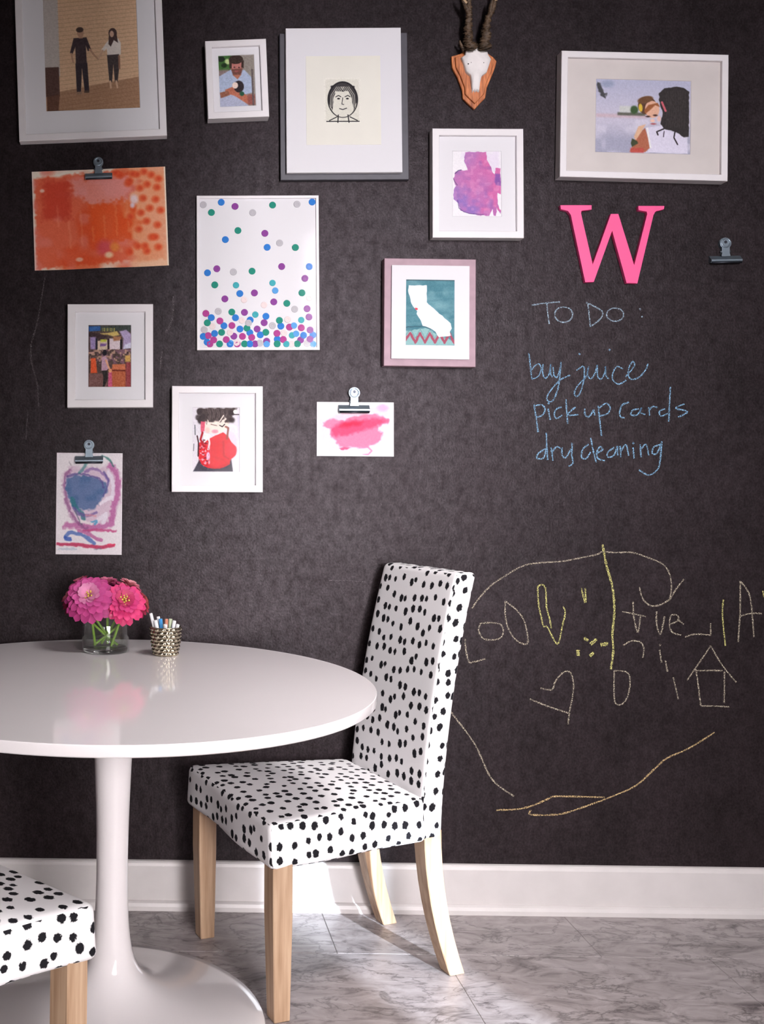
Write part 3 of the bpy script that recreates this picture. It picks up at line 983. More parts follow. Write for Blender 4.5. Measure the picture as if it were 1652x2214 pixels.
# 7 -- child in a red top
root, ow, oh, ox, oz, yp = picture('picture_frame', 'white frame with a photograph of a dark-haired child in a bright red top', 0.1633, 1.2465, 0.2432, 0.2839, 0.25,
                                   (371.5, 835, 568, 1064), (417, 881, 518, 1020), 15, 0.032)
P = Paper(417, 881, 518, 1020, (224, 218, 226), 1.3)
s7 = 120 / 1652.0
C8 = lambda pts: [(410 + x * s7, 870 + y * s7) for x, y in pts]
P.ell(*C8([(770, 560)])[0], 30, 27, (246, 226, 214), 1, 1.5)
P.poly(C8([(110, 2060), (300, 1700), (420, 1900), (1250, 1700), (1300, 2060)]), (70, 66, 78), s=2)
P.poly(C8([(300, 1200), (640, 1060), (1000, 880), (1160, 1000), (1400, 1400), (1380, 1560), (1230, 1700), (1200, 1850), (900, 1980), (560, 1960), (380, 1860), (280, 1680), (260, 1300)]), (222, 44, 54), s=1.4, wob=0.8)
P.ell(*C8([(1230, 1420)])[0], 13, 17, (228, 54, 70), 1, 3).line(C8([(1010, 1150), (1030, 1600), (1180, 1680)]), 2.4, (164, 52, 56), 0.8).line(C8([(700, 1620), (1000, 1700), (1150, 1830)]), 2, (196, 44, 54), 0.7).line(C8([(420, 1850), (800, 1960), (1200, 1820)]), 2.2, (186, 36, 44), 0.7)
P.poly(C8([(420, 900), (640, 960), (560, 1100), (430, 1220)]), (238, 234, 232), s=1.5).line(C8([(570, 1060), (600, 1220), (560, 1400)]), 4, (240, 226, 226)).ell(*C8([(560, 1600)])[0], 4, 9, (236, 184, 220), 1, 2)
P.lay(np.clip((P.n(3.5, 61) - 0.55) * 6, 0, 1) * (P.X < 455) * (P.X > 432) * (P.Y > 962) * (P.Y < 1004), (242, 190, 206), 0.8)
P.lay(np.clip((P.n(3.2, 64) - 0.62) * 6, 0, 1) * (P.X < 452) * (P.X > 430) * (P.Y > 950) * (P.Y < 1004), (90, 24, 40), 0.7)
P.poly(C8([(250, 150), (1400, 150), (1330, 330), (1250, 420), (1330, 520), (1200, 590), (1080, 600), (1050, 430), (930, 540), (760, 585), (600, 560), (520, 500), (500, 640), (430, 560), (300, 600), (200, 480), (290, 400), (210, 260)]), (78, 66, 66), s=3.5, wob=3)
for q in ((300, 260), (260, 440), (400, 420), (1250, 300), (1270, 520), (330, 560)):
    P.ell(*C8([q])[0], 6, 6, (58, 48, 50), 0.85, 4)
for k in range(14):
    P.line(C8([(480 + k * 48, 165), (540 + k * 44, 330), (520 + k * 42, 500 + 40 * math.sin(k))]), 1.3, (128, 114, 112) if k % 3 else (50, 40, 42), 0.5, s=1.4, wob=1.8, seed=70 + k)
P.line(C8([(1020, 380), (900, 560)]), 2.2, (248, 230, 218)).line(C8([(640, 650), (820, 690)]), 1.6, (120, 90, 84)).line(C8([(900, 680), (980, 720), (1050, 650)]), 2.2, (40, 30, 34)).ell(*C8([(760, 860)])[0], 7, 4, (222, 150, 168), 1, 2).ell(*C8([(540, 830)])[0], 5, 6, (236, 190, 180), 0.8, 3)
P.poly(C8([(340, 560), (460, 560), (440, 860), (340, 900)]), (222, 96, 120), s=1.5, wob=1).line(C8([(390, 900), (330, 1100), (420, 1300)]), 4.5, (178, 36, 48)).line(C8([(230, 1000), (270, 1200), (260, 1600)]), 3, (70, 40, 46))
P.poly(C8([(1190, 860), (1320, 900), (1440, 1100), (1390, 1310), (1250, 1180), (1170, 1000)]), (226, 206, 224), s=2).line(C8([(1080, 720), (1160, 760), (1120, 1080)]), 4, (140, 74, 60), 0.9).line(C8([(1200, 680), (1360, 700), (1400, 860)]), 2.5, (248, 240, 236))
P.ell(*C8([(1370, 270)])[0], 4.5, 4.5, (250, 248, 244), 1, 1.5).line(C8([(1260, 350), (1490, 355)]), 2, (60, 50, 54)).rect(*C8([(1440, 380)])[0], *C8([(1500, 1080)])[0], (206, 200, 222), 0.8, s=3)
P.line(C8([(160, 680), (170, 960)]), 2.5, (120, 120, 126)).line(C8([(130, 1240), (120, 1440)]), 2, (130, 130, 136))
P.grain(8, 1.7, 15)
P.mesh('photograph', ow, oh, yp, root, ox, oz)

# 8 -- state outline print on a mauve frame
cxk, czk, wk, hk = 0.7326, 1.5917, 0.2457, 0.291
root = empty('picture_frame', (cxk, 0, czk), 'mauve metal frame with a teal print of a white state outline over a zigzag band', 'picture frame', ry=math.radians(0.4))
v, f = ring_vf(wk, hk, [(0.04, -0.001), (0, -0.001), (0, -0.0268), (0.0012, -0.028), (0.04, -0.028), (0.04, -0.001)])
mesh_obj('frame', v, f, M_MAUVE, root)
kk = wk / (1030 - 831)
X0, X1, Z0, Z1 = (846 - 930.5) * kk, (1014.5 - 930.5) * kk, -(778 - 675.5) * kk, -(573.5 - 675.5) * kk
box('mount_board', X0, X1, -0.035, -0.0285, Z0, Z1, M_MAT, root, bevel=0.0008)
P = Paper(877, 605, 982, 748, (96, 146, 158), 1.4)
s8 = 600 / 1652.0
C9 = lambda pts: [(600 + x * s8, 520 + y * s8) for x, y in pts]
P.lay(P.n(26, 81), (64, 116, 130), 0.8).lay(np.clip((P.n(14, 82) * 0.6 + P.n(60, 83) * 0.6 - 0.55) * 3, 0, 1), (150, 186, 194), 0.45)
for k in range(7):
    P.line([(877, 622 + k * 15 + (k % 3) * 3), (982, 616 + k * 15)], 5, (120, 162, 172) if k % 2 else (70, 118, 132), 0.3, s=3, wob=2, seed=84 + k)
P.rect(877, 605, 982, 607.5, (60, 80, 86), 0.7)
P.poly(C9([(762, 545), (880, 525), (950, 560), (1048, 600), (1048, 630), (762, 630)]), (150, 190, 190), 0.9, s=2, wob=1.5)
P.line(C9([(762, 522), (860, 512), (930, 536), (960, 575)]), 2.2, (54, 90, 104), 0.9, wob=1)
zig = C9([(758, 600)] + [p for k in range(5) for p in ((790 + k * 58, 556), (819 + k * 58, 612))])
P.line(zig, 5.2, (166, 74, 96), 0.95, wob=0.8).line([(x, y - 9) for x, y in zig], 1.4, (90, 130, 136), 0.6)
P.poly(C9([(778, 270), (886, 268), (886, 370), (960, 435), (1030, 495), (1036, 525), (1024, 545), (1030, 570), (958, 578), (938, 545), (895, 520), (862, 512), (850, 480), (826, 442), (830, 425), (812, 405), (795, 380), (782, 330), (774, 300)]), (242, 242, 244), s=1.0, wob=0.5)
P.ell(*C9([(826, 411)])[0], 2.6, 2.4, (214, 58, 76)).ell(*C9([(819, 408)])[0], 1.5, 1.4, (214, 58, 76))
P.grain(6, 1.6, 16)
P.mesh('print', 105 * kk, 143 * kk, -0.0352, root, (929.5 - 930.5) * kk, -(676.5 - 675.5) * kk)
mesh_obj('glass', [(X0 + 0.001, -0.0375, Z0 + 0.001), (X1 - 0.001, -0.0375, Z0 + 0.001), (X1 - 0.001, -0.0375, Z1 - 0.001), (X0 + 0.001, -0.0375, Z1 - 0.001)], [(0, 1, 2, 3)], M_GLASSPANE, root)

# 9 -- confetti picture: every dot a raised disc of its own
cxk, czk, wk, hk = 0.2719, 1.6998, 0.3313, 0.422
root = empty('picture_frame', (cxk, 0, czk), 'slim white frame filled with scattered blue, green and purple confetti dots', 'picture frame', ry=-math.radians(0.5))
kk = wk / (690 - 425.5)
bw = 6.2 * kk
v, f = ring_vf(wk, hk, [(bw, -0.001), (0, -0.001), (0, -0.013), (0.001, -0.014), (bw - 0.001, -0.014), (bw, -0.013), (bw, -0.008), (bw, -0.001)])
mesh_obj('frame', v, f, M_FRAME, root)
box('white_card', -wk / 2 + bw, wk / 2 - bw, -0.009, -0.0015, -hk / 2 + bw, hk / 2 - bw, M_MAT, root)
DOTC = {'g': (22, 140, 120), 'b': (40, 122, 206), 'p': (140, 62, 150), 'm': (176, 60, 140), 'w': (190, 186, 192), 't': (64, 170, 180), 'k': (232, 214, 214), 'l': (90, 160, 222)}
DM = {k: plain('confetti ' + n, DOTC[k], 0.6, spec=0.25) for k, n in zip('gbpmwtkl', ('green', 'blue', 'purple', 'magenta', 'grey', 'turquoise', 'blush', 'light blue'))}
dots = '''g 262 310;b 380 185;p 545 237;w 755 313;g 993 222;w 1285 212;b 1485 165;g 578 528;b 428 637;p 900 563;b 926 732;w 1075 680;g 1263 735;p 325 988;b 213 1037;w 522 1027;g 745 1018;p 1098 963;b 1427 965;
p 1375 1107;g 300 1182;t 553 1187;t 988 1160;l 1020 1252;b 598 1287;p 772 1280;g 1338 1280;p 420 1350;k 648 1362;k 885 1425;p 1002 1387;g 1157 1405;k 1425 1340;w 1250 1475;p 1398 1470;m 193 1525;w 340 1500;g 502 1508;p 653 1513;
t 782 1540;b 908 1560;b 258 1575;b 545 1577;p 1420 1570;g 210 1637;m 360 1615;k 622 1610;b 720 1605;p 886 1637;g 1068 1610;k 1165 1600;t 1328 1605;b 408 1672;m 503 1670;k 270 1678;w 172 1718;b 598 1712;g 682 1702;p 803 1712;
w 985 1672;b 1085 1678;m 1187 1690;l 1240 1672;m 1328 1698;p 1432 1725;g 380 1752;b 296 1765;b 716 1755;g 905 1752;b 840 1782;m 1038 1765;l 1265 1770;t 1217 1788;b 1355 1788;b 1478 1785;m 220 1790;p 525 1797;m 628 1800;m 738 1812;
m 285 1842;m 435 1838;b 207 1868;l 485 1880;p 915 1858;b 1042 1835;m 1112 1838;p 1318 1845;p 1430 1835;k 560 1880;m 240 1918;g 355 1912;g 652 1905;b 715 1920;p 778 1918;l 915 1905;g 1040 1908;t 1150 1905;m 565 1922;b 480 1925;w 835 1880;k 1210 1918;w 165 215;k 480 1755;w 1395 1885;k 1120 1762;w 700 1640;b 145 1800;l 1480 1900;g 1280 1915'''
dotmesh = {}
for it in dots.replace('\n', '').split(';'):
    c, dx, dy = it.split()
    lx = (410 + float(dx) * 300 / 1652 - 557.7) * kk
    lz = -(400 + float(dy) * 380 / 2093 - 588.5) * kk
    rd = 7.6 * kk * (0.93 if c in 'tkl' else 1.0)
    lx = min(max(lx, -wk / 2 + bw + rd), wk / 2 - bw - rd)
    lz = min(max(lz, -hk / 2 + bw + rd), hk / 2 - bw - rd)
    if c not in dotmesh:
        n = 14
        vv = [(rd * q * math.cos(2 * math.pi * k / n), yy, rd * q * math.sin(2 * math.pi * k / n)) for q, yy in ((1, 0), (0.92, -0.0012), (0.42, -0.0014), (0.34, -0.0009)) for k in range(n)]
        ff = [(i * n + k, i * n + (k + 1) % n, (i + 1) * n + (k + 1) % n, (i + 1) * n + k) for i in range(3) for k in range(n)] + [tuple(3 * n + k for k in range(n))]
        o = mesh_obj('confetti_dot', vv, ff, DM[c], root)
        dotmesh[c] = o.data
    else:
        o = link('confetti_dot', dotmesh[c], root)
    o.location = (lx, -0.0091 - random.uniform(0, 0.0010), lz)
a_, b_ = wk / 2 - bw - 0.0005, hk / 2 - bw - 0.0005
mesh_obj('glass', [(-a_, -0.0122, -b_), (a_, -0.0122, -b_), (a_, -0.0122, b_), (-a_, -0.0122, b_)], [(0, 1, 2, 3)], M_GLASSPANE, root)

# ------------------------------------------------------------------ loose sheets and bulldog clips


def bulldog(cx, cz, label, size=0.084, rot=0.0, y0=0.0):
    root = empty('bulldog_clip', (cx, y0, cz), label, 'clip', 'bulldog clips on the chalkboard wall', ry=-math.radians(rot))
    k = size / 0.084
    sc = lambda vv: [(x * k, y * k, z * k) for x, y, z in vv]
    # folded jaw: a triangular tube, its front lip rolled over
    prof = [(-0.0005, 0.0), (-0.010, -0.001), (-0.0145, 0.003), (-0.0145, 0.0075), (-0.011, 0.0105), (-0.0045, 0.0185), (-0.0005, 0.0195)]
    n = len(prof)
    vv = [(sx, y, z) for sx in (-0.042, 0.042) for y, z in prof]
    ff = [(q, (q + 1) % n, n + (q + 1) % n, n + q) for q in range(n)] + [tuple(range(n)), tuple(range(2 * n - 1, n - 1, -1))]
    mesh_obj('jaw', sc(vv), ff, M_STEEL, root, bevel=0.0005 * k, seg=1)
    lip, lf = tube_vf([(-0.040, -0.0125, -0.0012), (0.040, -0.0125, -0.0012)], 0.0024, 8)
    mesh_obj('rolled_lip', sc(lip), lf, M_DARKSTEEL, root, smooth=True)
    # front handle: neck widening into a round head, with a hole ring
    out = [(-0.0125, 0.016), (0.0125, 0.016), (0.0102, 0.026), (0.0105, 0.036)]
    for q in range(15):
        a = math.radians(-48 + q * 276 / 14)
        out.append((0.0155 * math.cos(a), 0.052 + 0.0155 * math.sin(a)))
    out.append((-0.0105, 0.036))
    out.append((-0.0102, 0.026))
    slab('handle', [(x * k, z * k) for x, z in out], -0.0085 * k, -0.0105 * k, M_STEEL, root, bevel=0.0004 * k)
    slab('handle', [(x * k, z * k) for x, z in out], -0.0010 * k, -0.0028 * k, M_STEEL, root)
    ring = [(0.0115 * math.cos(t), -0.0108, 0.0525 + 0.0115 * math.sin(t)) for t in np.linspace(0, 2 * math.pi, 25)]
    rv, rf = tube_vf(ring, 0.0021, 6)
    mesh_obj('head_rim', sc(rv), rf, M_STEEL, root, smooth=True)
    hv, hf = slab_vf([(0.0042 * math.cos(t) , 0.055 + 0.0042 * math.sin(t)) for t in np.linspace(0, 2 * math.pi, 13)[:-1]], -0.0104, -0.01075)
    mesh_obj('eyelet', sc(hv), hf, M_DARKSTEEL, root)
    pv, pf = tube_vf([(-0.0135, -0.0068, 0.030), (0.0135, -0.0068, 0.030)], 0.0026, 8)
    mesh_obj('spring', sc(pv), pf, M_STEEL, root, smooth=True)
    return root


def sheet(name, label, P, cx, cz, w, h, rot, curl):
    root = empty(name, (cx, 0, cz), label, 'painting', ry=-math.radians(rot))
    P.mesh('paper', w, h, -0.0012, root, curl=curl, solid=0.0008)
    return root


# orange painting
P = Paper(66, 356, 364, 588, (236, 222, 206), 0.85)
P.poly([(70, 372), (200, 364), (362, 360), (360, 500), (356, 572), (240, 576), (70, 586)], (226, 98, 66), 0.95, s=7, wob=4)
P.lay(np.clip((P.n(40, 91) - 0.38) * 3, 0, 1), (222, 76, 30), 0.75).lay(np.clip((P.n(28, 92) - 0.55) * 4, 0, 1), (228, 128, 120), 0.55)
P.poly([(150, 376), (290, 376), (276, 430), (200, 440), (160, 412)], (232, 156, 152), 0.75, s=14, wob=7)
P.poly([(90, 380), (150, 380), (150, 470), (88, 470)], (196, 46, 28), 0.6, s=16, wob=6)
P.poly([(190, 440), (300, 430), (310, 520), (200, 530)], (230, 84, 26), 0.7, s=14, wob=8)
P.lay(np.clip((P.X - 272) / 26 + (P.n(16, 93) - 0.5) * 2, 0, 1), (238, 180, 140), 0.75)
pts_ = [(280, 392), (332, 374), (316, 366), (300, 372), (348, 384), (290, 370), (322, 396), (344, 404), (284, 386), (312, 428), (340, 432), (326, 452), (306, 462), (342, 492), (318, 482), (300, 500), (328, 520), (312, 540), (342, 544), (336, 520), (316, 552), (296, 540), (350, 458), (282, 470), (278, 552), (306, 404), (262, 372), (252, 366)]
for i, (a, b) in enumerate(pts_):
    P.ell(a, b, 9, 8.5, (228, 84, 40), 0.75, 6).ell(a + 1, b, 4, 4, (214, 62, 30), 0.6, 4)
P.ell(292, 430, 9, 11, (236, 216, 220), 0.9, 7).ell(288, 444, 5, 6, (226, 212, 226), 0.9, 5).ell(222, 540, 16, 18, (206, 70, 110), 0.55, 14).ell(245, 540, 10, 10, (232, 148, 60), 0.7, 8).ell(232, 558, 9, 7, (238, 214, 176), 0.85, 6)
P.ell(166, 566, 8, 5, (238, 206, 190), 0.7, 3).ell(88, 402, 5, 4, (240, 214, 200), 0.8, 3)
for k in range(7):
    P.line([(120 + k * 26, 440 + (k * 37) % 60), (122 + k * 26, 486 + (k * 53) % 60)], 4, (240, 160, 130), 0.28, s=4, wob=2, seed=95 + k)
P.rect(66, 356, 69, 588, (240, 222, 214), 0.8, s=3).rect(361, 356, 364, 588, (242, 232, 214), 0.9, s=2)
P.grain(5, 2.0, 17)
sheet('orange_painting', 'orange and red watercolour sheet hanging from a clip', P, -0.1584, 1.8479, 0.3657, 0.2734, 2.6, lambda x, z: -0.0035 * np.cos(x * 16) ** 2 * (0.137 - z) / 0.27 - 0.0005)
c = at(214, 388, -0.004)
bulldog(c[0], c[2], 'bulldog clip holding the orange watercolour sheet', 0.074, 2.5, -0.0045)

# pink painting
P = Paper(685, 869, 853, 987, (244, 238, 242), 1.2)
s9 = 190 / 1652.0
C10 = lambda pts: [(675 + x * s9, 830 + y * s9) for x, y in pts]
P.poly(C10([(100, 640), (500, 580), (900, 470), (1300, 380), (1450, 400), (1440, 800), (1400, 1100), (1160, 1200), (800, 1330), (300, 1300), (160, 1100)]), (248, 206, 226), 0.75, s=9, wob=5)
P.poly(C10([(200, 740), (330, 660), (600, 690), (800, 600), (1180, 560), (1330, 600), (1440, 680), (1440, 740), (1240, 800), (1250, 880), (1340, 920), (1300, 1060), (1120, 1150), (1050, 1200), (520, 1200), (440, 1080), (340, 970), (350, 850), (210, 810)]), (244, 116, 154), 0.85, s=4, wob=2.5)
P.poly(C10([(330, 860), (560, 720), (900, 680), (1300, 640), (1440, 690), (1240, 790), (1000, 860), (700, 960), (400, 990)]), (238, 66, 108), 0.8, s=8, wob=3)
P.poly(C10([(520, 800), (640, 710), (960, 700), (900, 770), (640, 830)]), (232, 40, 76), 0.85, s=8, wob=2)
P.poly(C10([(500, 1220), (620, 1190), (740, 1210), (600, 1260)]), (226, 66, 112), 0.8, s=2.5, wob=1.5).line(C10([(900, 1200), (1060, 1190), (1130, 1260), (1060, 1330), (960, 1320)]), 4, (240, 130, 170), 0.8, s=2)
P.ell(*C10([(1340, 440)])[0], 12, 8, (244, 156, 200), 0.6, 6).ell(*C10([(930, 1280)])[0], 12, 5, (250, 246, 248), 0.9, 3)
P.grain(4, 2.0, 18)
sheet('pink_painting', 'small pink watercolour sheet hanging from a clip', P, 0.5376, 1.2774, 0.2076, 0.1464, 0.0, lambda x, z: -0.001 + 0 * x)
c = at(765, 891, -0.004)
bulldog(c[0], c[2], 'bulldog clip holding the small pink watercolour', 0.083, 0.0, -0.0022)

# purple and blue painting
P = Paper(119, 979, 265, 1199, (224, 216, 220), 1.2)
sA, sB = 160 / 1476.0, 240 / 2214.0
C11 = lambda pts: [(115 + x * sA, 970 + y * sB) for x, y in pts]
P.poly(C11([(150, 560), (300, 350), (700, 380), (1150, 330), (1330, 500), (1350, 1050), (1200, 1500), (700, 1640), (350, 1450), (190, 1000)]), (196, 160, 186), 0.55, s=8, wob=5)
P.line(smooth_path(C11([(1130, 330), (1270, 520), (1290, 800), (1230, 1100), (1180, 1350), (1150, 1500), (880, 1560), (500, 1540), (230, 1540)])), 13, (176, 92, 148), 0.8, s=5, wob=3, seed=101)
P.line(smooth_path(C11([(330, 420), (220, 560), (200, 800), (260, 1080), (360, 1330), (520, 1500), (700, 1640)])), 7, (140, 84, 130), 0.75, s=4, wob=3, seed=103)
P.poly(C11([(230, 600), (420, 520), (760, 560), (1040, 660), (1080, 860), (940, 1060), (820, 1200), (600, 1240), (380, 1180), (300, 1000), (220, 780)]), (92, 112, 152), 0.95, s=5, wob=3)
P.lay(np.clip((P.n(14, 105) - 0.5) * 3, 0, 1) * (P.a[..., 0] < 140), (70, 100, 140), 0.6)
for k, (pp, w, cl, op) in enumerate([
        ([(250, 560), (500, 500), (800, 560), (960, 640), (1000, 760)], 4, (84, 70, 130), 0.7), ([(500, 480), (600, 380), (640, 300)], 7, (56, 130, 130), 0.6),
        ([(620, 470), (760, 400), (900, 440), (1050, 560), (1090, 640)], 6, (132, 100, 160), 0.7), ([(1000, 460), (1090, 620), (1060, 800), (1000, 950)], 4, (90, 80, 140), 0.7),
        ([(360, 1000), (420, 1150), (560, 1300), (600, 1400)], 9, (44, 112, 120), 0.75), ([(400, 1180), (500, 1300), (700, 1330), (860, 1260)], 6, (104, 84, 146), 0.7),
        ([(1100, 470), (1180, 620), (1200, 820), (1180, 1000)], 8, (224, 214, 228), 0.85), ([(940, 1100), (1080, 1000), (1160, 960)], 7, (230, 222, 232), 0.85),
        ([(900, 1420), (1060, 1300), (1000, 1480)], 9, (226, 220, 230), 0.8), ([(430, 1250), (500, 1420), (560, 1510)], 3, (90, 100, 110), 0.7), ([(760, 1470), (860, 1440), (840, 1500)], 5, (70, 150, 190), 0.8),
        ([(560, 1450), (760, 1500)], 6, (230, 220, 220), 0.8), ([(640, 1330), (860, 1340)], 4, (210, 140, 150), 0.7), ([(600, 1640), (900, 1620), (1250, 1640)], 5, (186, 74, 124), 0.85),
        ([(500, 1640), (700, 1700), (860, 1790), (960, 1820)], 8, (176, 84, 140), 0.75), ([(230, 1760), (320, 1680), (450, 1690), (600, 1740), (740, 1830), (820, 1890)], 8, (76, 104, 170), 0.8),
        ([(240, 1790), (330, 1800)], 9, (58, 88, 168), 0.85), ([(80, 1910), (400, 1915), (700, 1945), (1000, 1965), (1220, 1925)], 7, (186, 62, 96), 0.95), ([(1110, 1920), (1230, 1920)], 5, (214, 62, 96), 0.9),
        ([(100, 2010), (460, 2000)], 4, (176, 186, 200), 0.7), ([(830, 2010), (960, 2000)], 3, (110, 110, 130), 0.6), ([(960, 140), (1090, 190), (1200, 340)], 4, (40, 110, 100), 0.7), ([(300, 260), (330, 330)], 3, (150, 140, 150), 0.6)]):
    P.line(smooth_path(C11(pp), 5), w * 1.0, cl, op, s=2.5, wob=1.6, seed=110 + 2 * k)
P.grain(7, 1.8, 19)
sheet('purple_painting', 'tall paper with swirls of blue and purple paint hanging from a clip', P, -0.1799, 1.07, 0.1782, 0.2739, 0.0, lambda x, z: -0.001 + 0 * x)
c = at(193, 1000, -0.004)
bulldog(c[0], c[2], 'bulldog clip holding the blue and purple painting', 0.076, 1.0, -0.0022)
c = at(1568, 568, -0.004)
bulldog(c[0], c[2], 'empty bulldog clip on bare wall beside the pink letter', 0.084, 1.5, 0.0)

# ------------------------------------------------------------------ the pink letter
s3 = 502 / 1652.0
Wp = [(200, 1460), (425, 1460), (425, 1492), (352, 1502), (350, 1520), (432, 1880), (560, 1522), (615, 1522), (727, 1885), (818, 1525), (815, 1507), (757, 1497), (755, 1465), (942, 1465), (940, 1490),
      (880, 1506), (865, 1530), (750, 2018), (672, 2015), (570, 1645), (440, 2008), (378, 2010), (275, 1530), (255, 1502), (205, 1490)]
c = at(1150 + 570 * s3, 1740 * s3, -0.012)
outl = []
for x, y in Wp:
    q = at(1150 + x * s3, y * s3, -0.012)
    outl.append((q[0] - c[0], q[2] - c[2]))
o = slab('letter', outl, -0.0003, -0.014, M_PINK, bevel=0.0012)
o.location = (c[0], 0, c[2])
tag(o, 'hot pink wooden letter W on the chalkboard wall', 'letter')

# ------------------------------------------------------------------ skull on its plaque
s4 = 120 / 1084.0


def sk(x, y, yy=-0.02):
    q = at(970 + x * s4, y * s4, yy)
    return (q[0], q[2])


cc = sk(530, 1400)
root = empty('skull_mount', (cc[0], 0, cc[1]), 'small bleached skull with dark antlers on an orange wooden shield', 'trophy')
rel = lambda pts, yy=-0.02: [(sk(x, y, yy)[0] - cc[0], sk(x, y, yy)[1] - cc[1]) for x, y in pts]
shield = rel([(75, 1068), (250, 1020), (330, 968), (540, 930), (740, 975), (900, 1085), (966, 1165), (935, 1290), (860, 1480), (775, 1680), (742, 1885), (640, 1990), (530, 2112), (410, 2000), (300, 1892), (290, 1740), (195, 1480), (95, 1290)])
slab('plaque', shield, -0.0005, -0.010, M_PLAQUE, root, bevel=0.002)
inner = [(x * 0.86, z * 0.87 + 0.001) for x, z in shield]
slab('raised_panel', inner, -0.0095, -0.016, M_PLAQUE, root, bevel=0.002)
skull = rel([(330, 955), (430, 935), (540, 925), (650, 940), (735, 972), (772, 1080), (826, 1165), (785, 1290), (740, 1425), (640, 1500), (605, 1640), (590, 1800), (545, 1770), (520, 1800), (490, 1760), (465, 1810), (440, 1640), (425, 1490),
             (335, 1415), (300, 1290), (243, 1130), (318, 1080)])
mc = rel([(535, 1270)])[0]
lv, v, f = [(1.0, -0.016), (0.985, -0.0235), (0.93, -0.0275), (0.6, -0.0300), (0.3, -0.0315)], [], []
n = len(skull)
for q, yy in lv:
    for x, z in skull:
        v.append((mc[0] + (x - mc[0]) * q, yy, mc[1] + (z - mc[1]) * q))
for i in range(len(lv) - 1):
    f += [(i * n + k, i * n + (k + 1) % n, (i + 1) * n + (k + 1) % n, (i + 1) * n + k) for k in range(n)]
v.append((mc[0], -0.0318, mc[1]))
f += [((len(lv) - 1) * n + k, (len(lv) - 1) * n + (k + 1) % n, len(v) - 1) for k in range(n)]
mesh_obj('skull', v, f, M_BONE, root, smooth=True)
M_HOLE = plain('dark bone pit', (52, 44, 42), 0.8)
for x, y, r0 in ((385, 1248, 0.0018), (445, 1220, 0.0018), (685, 1225, 0.0014), (540, 990, 0.0016)):
    q = rel([(x, y)], -0.03)[0]
    vv, ff = lathe_vf([(r0, 0), (r0 * 0.9, 0.0006)], 8)
    mesh_obj('bone_pit', [(q[0] + a, -0.0302 - c_ if y > 1100 else -0.027 - c_, q[1] + b) for a, b, c_ in vv], ff, M_HOLE, root)


def antler(path, radii, knob, mat, seed):
    rr = np.random.default_rng(seed)
    pts3 = smooth_path([(*rel([(x, y)], yy)[0], yy) for x, y, yy in path], 14)
    pts3 = [(p[0], p[2], p[1]) for p in pts3]
    t = np.linspace(0, 1, len(pts3))
    rad = np.interp(t, np.linspace(0, 1, len(radii)), radii)
    v, f = tube_vf(pts3, [float(x) for x in rad], 12)
    v = [np.array(p) for p in v]
    for i in range(len(pts3)):
        for k in range(12):
            j = i * 12 + k
            cpt = np.array(pts3[i])
            v[j] = cpt + (v[j] - cpt) * (1 + knob * (1 - 0.6 * t[i]) * (rr.random() ** 2 * 1.5 - 0.35))
    return v, f


mb = MB()
mb.add(*antler([(400, 930, -0.030), (385, 760, -0.034), (380, 560, -0.038), (395, 330, -0.040), (400, 140, -0.040), (385, -60, -0.042), (340, -330, -0.046), (330, -520, -0.05)], [0.0135, 0.0105, 0.0085, 0.0068, 0.0060, 0.0052, 0.004, 0.001], 0.75, M_ANTLER, 1))
mb.add(*antler([(390, 260, -0.040), (330, 120, -0.044), (290, 20, -0.050), (250, -140, -0.056)], [0.0058, 0.0055, 0.0045, 0.001], 0.4, M_ANTLER, 2))
mb.build('antler', M_ANTLER, root, smooth=True)
mb = MB()
mb.add(*antler([(690, 930, -0.030), (715, 760, -0.034), (740, 560, -0.038), (760, 380, -0.040), (850, 200, -0.040), (900, 40, -0.042), (930, -120, -0.046), (940, -420, -0.05)], [0.0135, 0.0105, 0.0085, 0.0070, 0.0062, 0.0052, 0.004, 0.001], 0.75, M_ANTLER, 3))
mb.add(*antler([(800, 290, -0.040), (830, 110, -0.046), (870, -60, -0.054)], [0.0055, 0.005, 0.001], 0.4, M_ANTLER, 4))
mb.build('antler', M_ANTLER, root, smooth=True)
for path in ([(345, 60, -0.0475), (300, 0, -0.052), (262, -110, -0.0575)], [(925, 20, -0.0485), (915, -60, -0.050)]):
    v, f = antler(path, [0.0042, 0.004, 0.0015], 0.2, M_ANTLER_TIP, 7)
    tag(mesh_obj('antler_tip', v, f, M_ANTLER_TIP, root, smooth=True), 'pale worn antler tip')
for x0_, sd in ((430, 5), (690, 6)):          # knobbly burrs at the antlers' feet
    v, f = antler([(x0_, 960, -0.026), (x0_, 905, -0.030), (x0_ - 5, 840, -0.032)], [0.011, 0.0165, 0.011], 0.7, M_ANTLER, sd)
    mesh_obj('antler_burr', v, f, M_ANTLER, root, smooth=True)
v, f = antler([(300, 985, -0.022), (255, 900, -0.028), (215, 790, -0.032)], [0.005, 0.004, 0.002], 0.4, M_ANTLER, 9)
mesh_obj('antler_spur', v, f, M_ANTLER, root, smooth=True)

